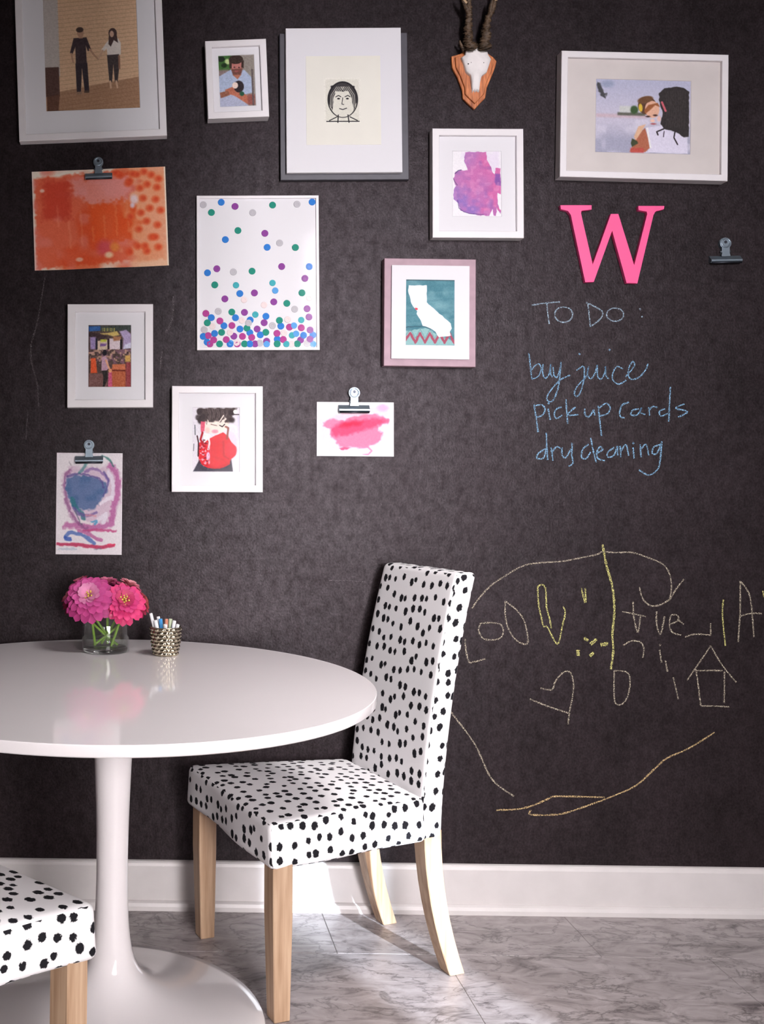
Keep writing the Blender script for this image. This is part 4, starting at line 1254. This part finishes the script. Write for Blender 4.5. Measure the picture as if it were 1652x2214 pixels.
# ------------------------------------------------------------------ table
TX, TY, TR, TZ = -0.086, -0.563, 0.548, 0.709
root = empty('pedestal_table', (TX, TY, 0), 'round white pedestal table with a trumpet shaped foot', 'table')
v, f = lathe_vf([(0.02, TZ - 0.027), (TR - 0.085, TZ - 0.027), (TR - 0.02, TZ - 0.0245), (TR - 0.003, TZ - 0.0215), (TR, TZ - 0.0185), (TR, TZ - 0.0016), (TR - 0.0005, TZ - 0.0005), (TR - 0.0016, TZ)], 128)
o = mesh_obj('tabletop', v, f, M_TABLE, root, smooth=True)
md = o.modifiers.new('w', 'WEIGHTED_NORMAL')
prof = [(0.322, 0.0), (0.325, 0.004), (0.322, 0.009), (0.30, 0.0135), (0.26, 0.0215), (0.21, 0.033), (0.165, 0.047), (0.13, 0.0565), (0.105, 0.067), (0.085, 0.078), (0.069, 0.092), (0.058, 0.106), (0.050, 0.122), (0.0435, 0.145), (0.0395, 0.17), (0.0365, 0.20),
        (0.0345, 0.24), (0.0335, 0.29), (0.0335, 0.33), (0.0343, 0.38), (0.0362, 0.45), (0.039, 0.52), (0.0425, 0.60), (0.046, 0.65), (0.052, 0.68), (0.06, TZ - 0.028)]
v, f = lathe_vf(prof, 72)
mesh_obj('pedestal', v, f, M_TABLE, root, smooth=True)

# ------------------------------------------------------------------ slip-covered chairs
CW_F, CW_B, CW_T = 0.476, 0.330, 0.318
CH_T, CH_S, CH_K = 0.923, 0.418, 0.101
CFR, CBK, CSPL, CTLT, CTB = 0.249, 0.219, 0.032, 0.104, 0.058


def rounded(lx, ly, lz, r, n, warp, uvo):
    """box with rounded edges as a fine grid (x, y, z centred), each side carrying flat metric UVs, then warped"""
    L = np.array([lx, ly, lz]) / 2
    verts, faces, uvs, key = [], [], [], {}

    def samples(h):
        a = np.linspace(-h, -h + r, 4)
        b = np.linspace(-h + r, h - r, n)[1:-1]
        return np.concatenate([a, b, -a[::-1]])

    def vid(p):
        k = tuple(np.round(p, 6))
        if k not in key:
            q = np.clip(p, -(L - r), L - r)
            d = p - q
            m = np.linalg.norm(d)
            w = q + d * (r / m) if m > 0 else p
            key[k] = len(verts)
            verts.append(warp(*w))
        return key[k]
    for ax in range(3):
        u, v = [(1, 2), (0, 2), (0, 1)][ax]
        su, sv = samples(L[u]), samples(L[v])
        for sg in (-1, 1):
            for i in range(len(su) - 1):
                for j in range(len(sv) - 1):
                    q, t = [], []
                    for a, b in ((i, j), (i + 1, j), (i + 1, j + 1), (i, j + 1)):
                        p = np.zeros(3)
                        p[ax], p[u], p[v] = sg * L[ax], su[a], sv[b]
                        q.append(vid(p))
                        t.append((su[a] + uvo[0] + ax * 3.17 + sg * 1.31, sv[b] + uvo[1] + ax * 1.73))
                    flip = (sg > 0) == (ax == 1)
                    faces.append(q[::-1] if flip else q)
                    uvs.append(t[::-1] if flip else t)
    return verts, faces, uvs


def make_chair(loc, rz, label, uvo=(0, 0), puff=0.0, hem=0.06):
    root = empty('dining_chair', loc, label, 'chair', 'spotted slip-covered dining chairs', rz=rz)
    root.location.z = 0
    seat_len = CFR + CBK - CTB
    wr = np.random.default_rng(3)

    # local axes: x forward, y to the chair's left, z up
    def warp_seat(x, y, z):
        t = (x + seat_len / 2) / seat_len                      # 0 at the back, 1 at the front
        x_ = -CBK + CTB + t * seat_len
        half = (CW_B + (CW_F - CW_B) * (x_ + CBK) / (CFR + CBK)) / CW_F
        tz = (z + CH_K / 2) / CH_K
        yy = y * half * (1 + 0.012 * (1 - tz))
        zz = CH_S - CH_K + tz * CH_K
        c = max(0, 1 - (2 * y / CW_F) ** 2) * max(0, 1 - (2 * x / seat_len) ** 2)
        zz += (0.008 + puff) * c * tz
        zz -= (1 - tz) * hem * (0.004 * math.sin(9 * x + 4 * y + uvo[0]) + 0.005 * math.sin(17 * y + uvo[1]))
        return (x_ + 0.004 * (1 - tz) * math.sin(21 * y), yy + 0.003 * (1 - tz) * math.sin(23 * x), zz)
    v, f, uv = rounded(seat_len + 0.01, CW_F, CH_K, 0.016, 15, warp_seat, uvo)
    mesh_obj('seat', v, f, M_FABRIC, root, smooth=True, uv=uv)
    bh = CH_T - (CH_S - CH_K)

    def warp_back(x, y, z):
        t = (z + bh / 2) / bh
        lean = CTLT * (0.35 * t + 0.65 * t * t) if t > 0 else 0
        half = (CW_B + (CW_T - CW_B) * t) / CW_B + 0.004
        return (-CBK + CTB / 2 + x - lean, y * half, CH_S - CH_K + t * bh - (1 - min(1, t * 6)) * 0.003 * math.sin(14 * y))
    v, f, uv = rounded(CTB, CW_B, bh, 0.013, 17, warp_back, (uvo[0] + 0.5, uvo[1] + 0.9))
    mesh_obj('backrest', v, f, M_FABRIC, root, smooth=True, uv=uv)
    lw = 0.046

    def leg(secs):
        vv, ff = [], []
        for x, y, z, w in secs:
            vv += [(x - w / 2, y - w / 2, z), (x + w / 2, y - w / 2, z), (x + w / 2, y + w / 2, z), (x - w / 2, y + w / 2, z)]
        for i in range(len(secs) - 1):
            ff += [(i * 4 + k, i * 4 + (k + 1) % 4, i * 4 + 4 + (k + 1) % 4, i * 4 + 4 + k) for k in range(4)]
        ff += [(3, 2, 1, 0), tuple(len(vv) - 4 + k for k in range(4))]
        mesh_obj('leg', vv, ff, M_OAK, root, bevel=0.002, seg=1)
    zt = CH_S - CH_K + 0.02
    for s in (-1, 1):
        y0 = s * (CW_F / 2 - 0.030)
        x0 = CFR - 0.030
        leg([(x0, y0, zt, lw), (x0, y0, 0.22, lw), (x0 - 0.002, y0 - s * 0.002, 0.0, lw - 0.009)])
        yb = s * (CW_B / 2 - 0.024)
        xb = -CBK + 0.024
        secs = []
        for t in np.linspace(0, 1, 9):
            secs.append((xb - (CSPL + 0.035) * t ** 2.0, yb, zt * (1 - t), lw - 0.006 * t))
        leg(secs)
    return root


make_chair((0.4048, -0.2891, 0), math.radians(199.3), 'spotted slip-covered chair with its whole backrest in view beside the table', (0, 0))
fw = np.array([math.cos(math.radians(47)), math.sin(math.radians(47))])
rt = np.array([fw[1], -fw[0]])
corner = at_z(205, 1952, CH_S)[:2]
c2 = corner - fw * CFR - rt * CW_F / 2
make_chair((c2[0], c2[1], 0), math.radians(47), 'spotted slip-covered chair in the near corner with only its seat edge showing', (5.3, 2.2), puff=0.008, hem=1.0)

# ------------------------------------------------------------------ vase of zinnias
VX, VY = at_z(228, 1408, TZ)[:2]
VR, VH = 0.0585, 0.098
root = empty('glass_vase', (VX, VY, TZ), 'clear cylindrical glass vase holding magenta flowers', 'vase')
v, f = lathe_vf([(VR - 0.001, 0.0003), (VR, 0.0015), (VR, VH - 0.001), (VR - 0.001, VH), (VR - 0.002, VH), (VR - 0.003, VH - 0.001), (VR - 0.003, 0.0125)], 64, cap0=False, cap1=False)
mesh_obj('vessel', v, f, M_VASE, root, smooth=True)
v, f = lathe_vf([(VR - 0.006, 0.0004), (VR - 0.0034, 0.002), (VR - 0.0034, 0.009), (VR - 0.006, 0.0112)], 64)
mesh_obj('vase_base', v, f, M_VASEBASE, root, smooth=True)
v, f = lathe_vf([(0.004, 0.0101), (VR - 0.0068, 0.0106), (VR - 0.0035, 0.0126), (VR - 0.0035, 0.040), (VR - 0.004, 0.0405)], 48)
mesh_obj('water', v, f, M_WATER, root, smooth=True)


def petal_mesh(name, length, width, mat, cup):
    v, f = [], []
    N = 5
    for i in range(N + 1):
        t = i / N
        w = width * (0.45 + 0.9 * t - 0.35 * t * t) * (1 if t < 0.85 else 0.72)
        z = cup * math.sin(t * 1.9) * length - 0.22 * length * t * t
        x = length * t
        v += [(x, -w / 2, z + 0.10 * w), (x * 1.02, 0, z - 0.04 * w), (x, w / 2, z + 0.10 * w)]
    v.append((length * 1.09, 0, cup * math.sin(1.9) * length - 0.25 * length))
    for i in range(N):
        for k in range(2):
            f.append((i * 3 + k, i * 3 + k + 1, i * 3 + 4 + k, i * 3 + 3 + k))
    f += [(N * 3, N * 3 + 1, N * 3 + 3), (N * 3 + 1, N * 3 + 2, N * 3 + 3)]
    me = bpy.data.meshes.new(name)
    me.from_pydata(v, [], f)
    me.materials.append(mat)
    me.polygons.foreach_set('use_smooth', [True] * len(me.polygons))
    return me


def zinnia(px, py, depth, rad, normal, cols, label, foot, rings=((19, 1.0, 2), (18, 0.87, 15), (16, 0.73, 28), (13, 0.57, 42)), seed=0, eye=True):
    rr = random.Random(seed)
    head = at(px, py, depth)
    root = empty('zinnia', tuple(head), label, 'flower', 'zinnias in the glass vase')
    N = Vector(normal).normalized()
    base = N.to_track_quat('Z', 'Y')
    mats = [plain('petal tone', c, 0.6, noise=0.12, nscale=60) for c in cols]
    for ri, (cnt, k, tilt) in enumerate(rings):
        me = petal_mesh('petal', rad * k * 0.96, rad * (0.40 - 0.03 * ri), mats[ri % len(mats)], 0.10 + 0.05 * ri)
        for j in range(cnt):
            a = 2 * math.pi * (j + 0.5 * (ri % 2)) / cnt + rr.uniform(-0.08, 0.08)
            o = link('petal', me, root)
            q = base @ Matrix.Rotation(a, 3, 'Z').to_quaternion() @ Matrix.Rotation(-math.radians(tilt + rr.uniform(-9, 9)), 3, 'Y').to_quaternion()
            o.rotation_mode = 'QUATERNION'
            o.rotation_quaternion = q
            o.location = N * (0.0025 * ri - 0.004)
    if eye:
        mb = MB()
        for j in range(22):
            a, r0 = j * 2.4, rad * 0.060 * math.sqrt(j)
            p = base @ Vector((r0 * math.cos(a), r0 * math.sin(a), 0.006))
            t = base @ Vector((r0 * 1.25 * math.cos(a), r0 * 1.25 * math.sin(a), 0.021 - 0.0001 * j + 0.002 * (j % 2)))
            mb.add(*tube_vf([p, t], [0.0015, 0.0024], 5))
        mb.build('flower_eye', plain('pollen yellow', (222, 190, 96), 0.7, noise=0.4, nscale=300), root)
        v, f = lathe_vf([(rad * 0.20, -0.004), (rad * 0.19, 0.004), (rad * 0.08, 0.010)], 10)
        mesh_obj('flower_disc', [base @ Vector(p) for p in v], f, plain('brown disc', (112, 66, 40), 0.8), root, smooth=True)
    # stem down into the water
    p0 = Vector((0, 0, 0)) - N * 0.006
    fx, fy = foot
    p3 = Vector((VX + fx, VY + fy, TZ + 0.014)) - Vector(head)
    p1 = p0 - N * 0.018 + Vector((0, 0, -0.012))
    p2 = p1.lerp(p3, 0.45) + Vector((0, 0, -0.006))
    pts = smooth_path([tuple(p0), tuple(p1), tuple(p2), tuple(p3)], 6)
    v, f = tube_vf(pts, 0.0032, 8)
    mesh_obj('stem', v, f, M_STEM, root, smooth=True)
    v, f = lathe_vf([(0.003, -0.016), (rad * 0.26, -0.008), (rad * 0.30, -0.003)], 10)
    mesh_obj('sepal_cup', [base @ Vector(p) for p in v], f, M_LEAF, root, smooth=True)
    return root


zinnia(194, 1293, VY - 0.036, 0.063, (-0.12, -0.80, 0.62), [(182, 58, 126), (194, 68, 136), (202, 80, 148), (214, 130, 172)], 'largest orchid pink zinnia facing forward in the vase', (-0.026, 0.004), seed=1)
zinnia(268, 1303, VY - 0.024, 0.055, (0.22, -0.80, 0.55), [(206, 38, 104), (216, 48, 116), (208, 54, 122), (190, 52, 100)], 'hot pink zinnia with a yellow eye next to the largest bloom', (0.014, -0.008), seed=2)
dk = [(156, 26, 72), (170, 36, 84), (186, 58, 100), (200, 96, 120)]
zinnia(158, 1296, VY + 0.015, 0.040, (-0.75, -0.35, 0.5), dk, 'dark crimson zinnia at the outer edge behind the orchid pink bloom', (0.030, 0.012), seed=3, eye=False)
zinnia(176, 1266, VY + 0.026, 0.038, (-0.35, -0.1, 0.9), dk, 'dark crimson zinnia peeking above the orchid pink bloom', (0.020, 0.020), seed=4, eye=False)
zinnia(232, 1268, VY + 0.030, 0.042, (0.0, -0.1, 0.95), [(170, 40, 100), (184, 52, 112), (200, 84, 130), (206, 110, 140)], 'crimson zinnia at the back between the two large blooms', (0.004, 0.030), seed=5, eye=False)
zinnia(277, 1272, VY + 0.028, 0.040, (0.35, -0.1, 0.9), [(196, 60, 110), (208, 84, 124), (224, 130, 150), (228, 150, 160)], 'salmon pink zinnia peeking above the hot pink bloom', (-0.012, 0.030), seed=6, eye=False)
zinnia(303, 1305, VY + 0.012, 0.036, (0.85, -0.3, 0.35), [(176, 44, 84), (188, 60, 92), (170, 56, 70), (150, 60, 60)], 'wilting crimson zinnia turned outward behind the hot pink bloom', (-0.030, 0.006), seed=7, eye=False)

# ------------------------------------------------------------------ silver cup of chalk
CX, CY = at_z(358, 1416, TZ)[:2]
root = empty('silver_cup', (CX, CY, TZ), 'pebbled silver cup filled with sticks of chalk', 'cup')
v, f = [], []
NA, NH = 132, 60
for j in range(NH + 1):
    t = j / NH
    r = 0.0295 + 0.0085 * t + 0.0015 * math.sin(t * math.pi)
    for k in range(NA):
        a = 2 * math.pi * k / NA
        row = t * 8.0
        ro = math.floor(row)
        cu = (a / (2 * math.pi) * 14 + 0.5 * (ro % 2) + 0.25 * math.sin(ro * 3.1)) % 1.0
        hgt = max(0.0, 1 - ((cu - 0.5) / 0.5) ** 2) * max(0.0, 1 - ((row - ro - 0.5) / 0.5) ** 2)
        hgt = hgt * (1 if 0.0 < t < 0.999 else 0)
        rr = r + 0.0042 * hgt - 0.0015
        v.append((rr * math.cos(a), rr * math.sin(a), 0.0003 + t * 0.068))
for j in range(NH):
    for k in range(NA):
        k2 = (k + 1) % NA
        f.append((j * NA + k, j * NA + k2, (j + 1) * NA + k2, (j + 1) * NA + k))
f.append(tuple(range(NA))[::-1])
mesh_obj('cup_wall', v, f, M_SILVER, root, smooth=True)
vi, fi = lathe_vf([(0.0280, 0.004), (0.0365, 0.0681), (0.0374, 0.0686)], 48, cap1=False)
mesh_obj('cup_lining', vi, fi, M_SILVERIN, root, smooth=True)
v, f = tube_vf([(0.0378 * math.cos(t), 0.0378 * math.sin(t), 0.0685) for t in np.linspace(0, 2 * math.pi, 49)], 0.0012, 6)
mesh_obj('rim', v, f, M_SILVER, root, smooth=True)
CHM = {'white': plain('white chalk', (236, 236, 238), 0.95, noise=0.05), 'blue': plain('blue chalk', (74, 156, 220), 0.95, noise=0.08), 'salmon': plain('salmon chalk', (214, 140, 116), 0.95, noise=0.08), 'green': plain('pale green chalk', (196, 208, 176), 0.95, noise=0.08)}
sticks = [('white', 326, 1326, -0.020, -0.004, 0.0042, 'slim white chalk stick leaning outward beyond the cup rim'),
          ('white', 336, 1341, -0.012, -0.014, 0.0050, 'short white chalk stick between the slim stick and the blue one'),
          ('blue', 347, 1338, -0.006, 0.004, 0.0050, 'bright blue chalk stick in the silver cup'),
          ('white', 342, 1333, -0.008, 0.016, 0.0046, 'white chalk stick behind the blue one'),
          ('salmon', 360, 1338, 0.002, 0.012, 0.0046, 'salmon chalk stick in the silver cup'),
          ('white', 358, 1350, 0.001, -0.020, 0.0048, 'white chalk stick standing in front of the salmon one'),
          ('green', 369, 1338, 0.010, 0.008, 0.0050, 'pale green chalk stick in the silver cup'),
          ('white', 377, 1342, 0.016, 0.000, 0.0050, 'white chalk stick next to the pale green one'),
          ('white', 385, 1350, 0.022, -0.006, 0.0046, 'white chalk stick leaning on the cup rim away from the vase')]
for kind, px, py, bx, by, rad, lab in sticks:
    top = at(px, py, CY + by * 1.2)
    foot = Vector((CX + bx * 0.62, CY + by * 0.62, TZ + 0.006))
    v, f = tube_vf([Vector(foot) - foot, (Vector(top) - foot) * 0.985, Vector(top) - foot], [rad, rad * 0.94, rad * 0.8], 10)
    o = mesh_obj('chalk_stick', v, f, CHM[kind], smooth=False)
    o.location = foot
    tag(o, lab, 'chalk', 'chalk sticks in the silver cup')

# ------------------------------------------------------------------ chalk writing and drawings on the wall


def strokes(name, label, lines, conv, mat, width):
    """hand-drawn chalk lines: thin ribbons lying on the paint"""
    mb = MB()
    for ln in lines:
        w = width
        if isinstance(ln, tuple):
            ln, w = ln
        P2 = smooth_path([conv(*p) for p in ln], 7) if len(ln) > 1 else None
        if P2 is None:
            x, y = conv(*ln[0])
            P2 = [np.array((x - 1.6, y - 1.2)), np.array((x, y)), np.array((x + 1.6, y + 1.2))]
            w = width * 1.3
        pts = [at(p[0], p[1], 0.0) for p in P2]
        n = len(pts)
        v, f = [], []
        for i in range(n):
            a, b = pts[max(0, i - 1)], pts[min(n - 1, i + 1)]
            d = np.array([b[0] - a[0], b[2] - a[2]])
            L = np.hypot(*d) or 1e-6
            nx, nz = -d[1] / L, d[0] / L
            h = w / 2 * (0.75 + 0.5 * random.random())
            p = pts[i]
            v += [(p[0] + nx * h, -0.0004, p[2] + nz * h), (p[0] - nx * h, -0.0004, p[2] - nz * h)]
        for i in range(n - 1):
            f.append((2 * i, 2 * i + 1, 2 * i + 3, 2 * i + 2))
        mb.add(v, f)
    me = bpy.data.meshes.new(name)
    me.from_pydata([tuple(map(float, p)) for p in mb.v], [], mb.f)
    me.materials.append(mat)
    return tag(link(name, me, wall), label)


K6 = lambda x, y: (1100 + x / 2.993, 600 + y / 2.993)
BLUE = chalk('blue chalk line', (142, 188, 222), 0.64)
PALE = chalk('pale blue chalk line', (172, 196, 214), 0.60)
ell = lambda cx, cy, rx, ry, a0=-90, a1=280, n=11: [(cx + rx * math.cos(math.radians(a)), cy + ry * math.sin(math.radians(a))) for a in np.linspace(a0, a1, n)]
strokes('chalk_lettering', 'pale blue chalk heading To Do', [
    [(145, 180), (240, 165), (332, 158)], [(246, 165), (252, 230), (262, 300)], ell(355, 240, 58, 50),
    [(512, 165), (520, 240), (528, 320)], [(500, 162), (560, 190), (606, 222), (600, 258), (565, 292), (525, 318)], ell(688, 240, 55, 43), [(850, 205)], [(862, 252)]], K6, PALE, 0.0034)
strokes('chalk_lettering', 'blue chalk words buy juice', [
    [(130, 490), (138, 560), (150, 658)], [(140, 610), (165, 575), (195, 560), (210, 590), (190, 640), (150, 658)], [(222, 560), (220, 620), (238, 652), (262, 620), (272, 560)], [(272, 560), (270, 610), (280, 645)],
    [(288, 580), (292, 630), (315, 642), (338, 560)], [(338, 545), (330, 640), (318, 720), (290, 790), (262, 805), (246, 780), (268, 735), (330, 665), (396, 632)],
    [(458, 495)], [(438, 602), (478, 575), (490, 600), (482, 680), (460, 750), (438, 770), (424, 748), (446, 700), (500, 640), (516, 575)], [(516, 575), (510, 628), (530, 655), (558, 620), (572, 565)],
    [(572, 565), (576, 640), (598, 656), (620, 620), (626, 575)], [(626, 575), (630, 638), (650, 655)], [(652, 468)], [(738, 592), (702, 575), (676, 612), (672, 660), (712, 690), (760, 664)],
    [(756, 642), (798, 594), (815, 562), (800, 545), (776, 590), (776, 640), (802, 660), (850, 640), (888, 592), (900, 558)]], K6, BLUE, 0.0034)
strokes('chalk_lettering', 'blue chalk words pick up cards', [
    [(163, 820), (176, 900), (190, 1000)], [(165, 832), (212, 824), (234, 850), (220, 888), (178, 906)], [(254, 845), (268, 922)], [(258, 815)], [(342, 840), (310, 850), (294, 885), (310, 912), (346, 890)],
    [(370, 788), (375, 870), (382, 946)], [(432, 838), (384, 882), (400, 892), (450, 886)], [(492, 850), (494, 888), (520, 900), (550, 855)], [(550, 855), (556, 892)], [(578, 830), (588, 920), (600, 1024)],
    [(580, 848), (628, 815), (656, 840), (640, 880), (590, 896)], [(778, 808), (736, 824), (718, 870), (724, 902), (750, 908)], [(842, 850), (802, 860), (790, 886), (830, 890), (860, 842)], [(860, 842), (850, 872), (884, 886)],
    [(905, 840), (912, 894)], [(907, 862), (930, 836), (962, 842)], [(1012, 850), (975, 866), (985, 896), (1030, 880)], [(1046, 708), (1040, 820), (1036, 932)], [(1138, 818), (1080, 846), (1156, 868), (1096, 904)]], K6, BLUE, 0.0038)
strokes('chalk_lettering', 'blue chalk words dry cleaning', [
    [(236, 1108), (190, 1140), (184, 1170), (226, 1165), (244, 1100)], [(243, 1005), (246, 1100), (252, 1182)], [(274, 1100), (286, 1184)], [(280, 1132), (308, 1096), (336, 1106)],
    [(345, 1100), (345, 1148), (370, 1165), (402, 1108)], [(410, 1070), (408, 1150), (416, 1200), (386, 1222)], [(516, 1080), (480, 1110), (470, 1160), (500, 1172), (530, 1130)], [(530, 1038), (546, 1120), (566, 1196)],
    [(562, 1140), (606, 1116), (590, 1095), (570, 1130), (576, 1170), (622, 1186)], [(682, 1100), (642, 1130), (642, 1162), (680, 1150), (702, 1090)], [(702, 1090), (706, 1152)], [(720, 1090), (726, 1162)],
    [(726, 1122), (758, 1082), (776, 1152)], [(804, 1100), (812, 1172)], [(806, 1072)], [(850, 1080), (856, 1162)], [(856, 1112), (888, 1080), (906, 1152)], [(976, 1080), (936, 1100), (930, 1140), (960, 1136), (986, 1070)],
    [(990, 1060), (980, 1180), (960, 1245), (905, 1278), (843, 1245)]], K6, BLUE, 0.0038)
K7 = lambda x, y: (950 + x / 2.353, 1150 + y / 2.353)
TAN = chalk('dusty chalk line', (196, 184, 164), 0.52)
YEL = chalk('yellow chalk line', (212, 206, 132), 0.60)
strokes('chalk_drawing', 'long dusty chalk outline curving round the doodles', [
    [(165, 390), (200, 340), (260, 275), (340, 220), (420, 175), (500, 158), (620, 150), (720, 132), (800, 115), (830, 102), (900, 105), (980, 105), (1060, 130), (1130, 160), (1165, 200), (1180, 260), (1178, 310), (1170, 350)],
    [(1168, 350), (1205, 290), (1245, 240)], [(1018, 280), (1035, 340), (1075, 375), (1125, 370), (1170, 345)],
    [(20, 860), (70, 930), (180, 1080), (250, 1230), (300, 1290), (380, 1345)], [(130, 545), (135, 600), (150, 660), (180, 660), (235, 645)]], K7, TAN, 0.0037)
strokes('chalk_drawing', 'tan chalk lines sweeping low above the baseboard', [
    [(290, 1415), (400, 1410), (480, 1390), (560, 1355), (600, 1345), (840, 1350)], [(465, 1415), (463, 1437), (560, 1440), (640, 1430), (760, 1390), (880, 1345), (1000, 1290), (1100, 1200), (1160, 1150), (1270, 1100), (1400, 1020)]],
    K7, chalk('tan chalk line', (206, 178, 132), 0.60), 0.0040)
strokes('chalk_drawing', 'dusty chalk doodle letters', [
    [(210, 465), (200, 500), (220, 540), (265, 550), (310, 540), (325, 505), (310, 470), (260, 462), (206, 466)], [(335, 350), (335, 420), (350, 490), (390, 550), (440, 572), (450, 540), (430, 450), (390, 395), (335, 352)],
    [(930, 405), (1050, 430)], [(985, 355), (990, 440), (1010, 510), (1022, 430)], [(1105, 405), (1105, 470), (1125, 520), (1145, 430)], [(1175, 470), (1215, 450), (1210, 425), (1180, 425), (1170, 470), (1185, 510), (1230, 525)], [(1210, 442), (1242, 470)],
    [(1250, 535), (1300, 520), (1380, 525)], [(1380, 525), (1380, 465)], [(1520, 560), (1530, 400), (1530, 250)], [(1530, 250), (1580, 330), (1600, 535)], [(1525, 430), (1580, 415), (1640, 415)],
    [(935, 578), (975, 555), (1020, 560), (1040, 590), (1035, 640)], [(1120, 600), (1130, 665)], [(1122, 575)], [(1150, 655), (1160, 710)], [(1190, 740), (1215, 850)], [(890, 705), (888, 800), (895, 870), (930, 875), (960, 830), (970, 760), (955, 715), (890, 705)]], K7, TAN, 0.0036)
strokes('chalk_drawing', 'dusty chalk heart', [[(515, 795), (572, 802), (590, 760), (630, 715), (665, 715), (682, 770), (675, 850), (660, 925), (655, 980)], [(660, 922), (560, 890), (460, 850)]], K7, TAN, 0.0036)
strokes('chalk_drawing', 'dusty chalk house with a pitched roof', [[(1260, 755), (1320, 668), (1380, 580)], [(1380, 580), (1440, 680), (1510, 765)], [(1305, 700), (1318, 790), (1330, 885)], [(1330, 885), (1400, 886), (1475, 890)], [(1450, 710), (1450, 790), (1448, 870)], [(1310, 705), (1440, 705)]], K7, TAN, 0.0036)
strokes('chalk_drawing', 'bright yellow chalk line and marks', [
    ([(830, 65), (850, 170), (880, 280), (890, 400), (880, 520), (885, 600), (872, 700)], 0.0056), [(500, 280), (505, 370), (520, 440), (530, 480), (550, 485), (600, 570), (625, 480), (640, 410), (630, 380)],
    [(500, 280), (520, 268), (540, 290), (545, 380), (560, 440), (570, 490)], [(722, 285), (740, 360)], [(742, 285), (745, 360)], ([(735, 540), (757, 552)], 0.008), ([(768, 572), (800, 545)], 0.007), ([(820, 575), (858, 568)], 0.009), ([(705, 600), (706, 630)], 0.009), ([(765, 632), (785, 614)], 0.008),
    [(1445, 345), (1440, 420), (1455, 580)], [(1645, 300), (1652, 332)]], K7, YEL, 0.0038)
KP = lambda x, y: (x, y)
FAINT = chalk('smudged chalk', (120, 112, 114), 0.35)
strokes('chalk_smudge', 'faint smudged chalk streaks', [
    ([(712, 1255), (745, 1255), (790, 1258)], 0.002), ([(97, 600), (82, 690), (66, 760), (80, 830), (84, 880)], 0.004), ([(60, 890), (56, 950)], 0.003), ([(375, 640), (372, 690), (358, 720)], 0.005), ([(350, 760), (346, 800)], 0.004)], KP, FAINT, 0.003)

# ------------------------------------------------------------------ working units -> metres
done = set()
for o in scene.objects:
    if o.type == 'MESH':
        o.location = Vector(o.location) * S
        if o.data.name not in done:
            done.add(o.data.name)
            o.data.transform(Matrix.Scale(S, 4))
            o.data.update()
    elif o.type == 'EMPTY':
        o.location = Vector(o.location) * S
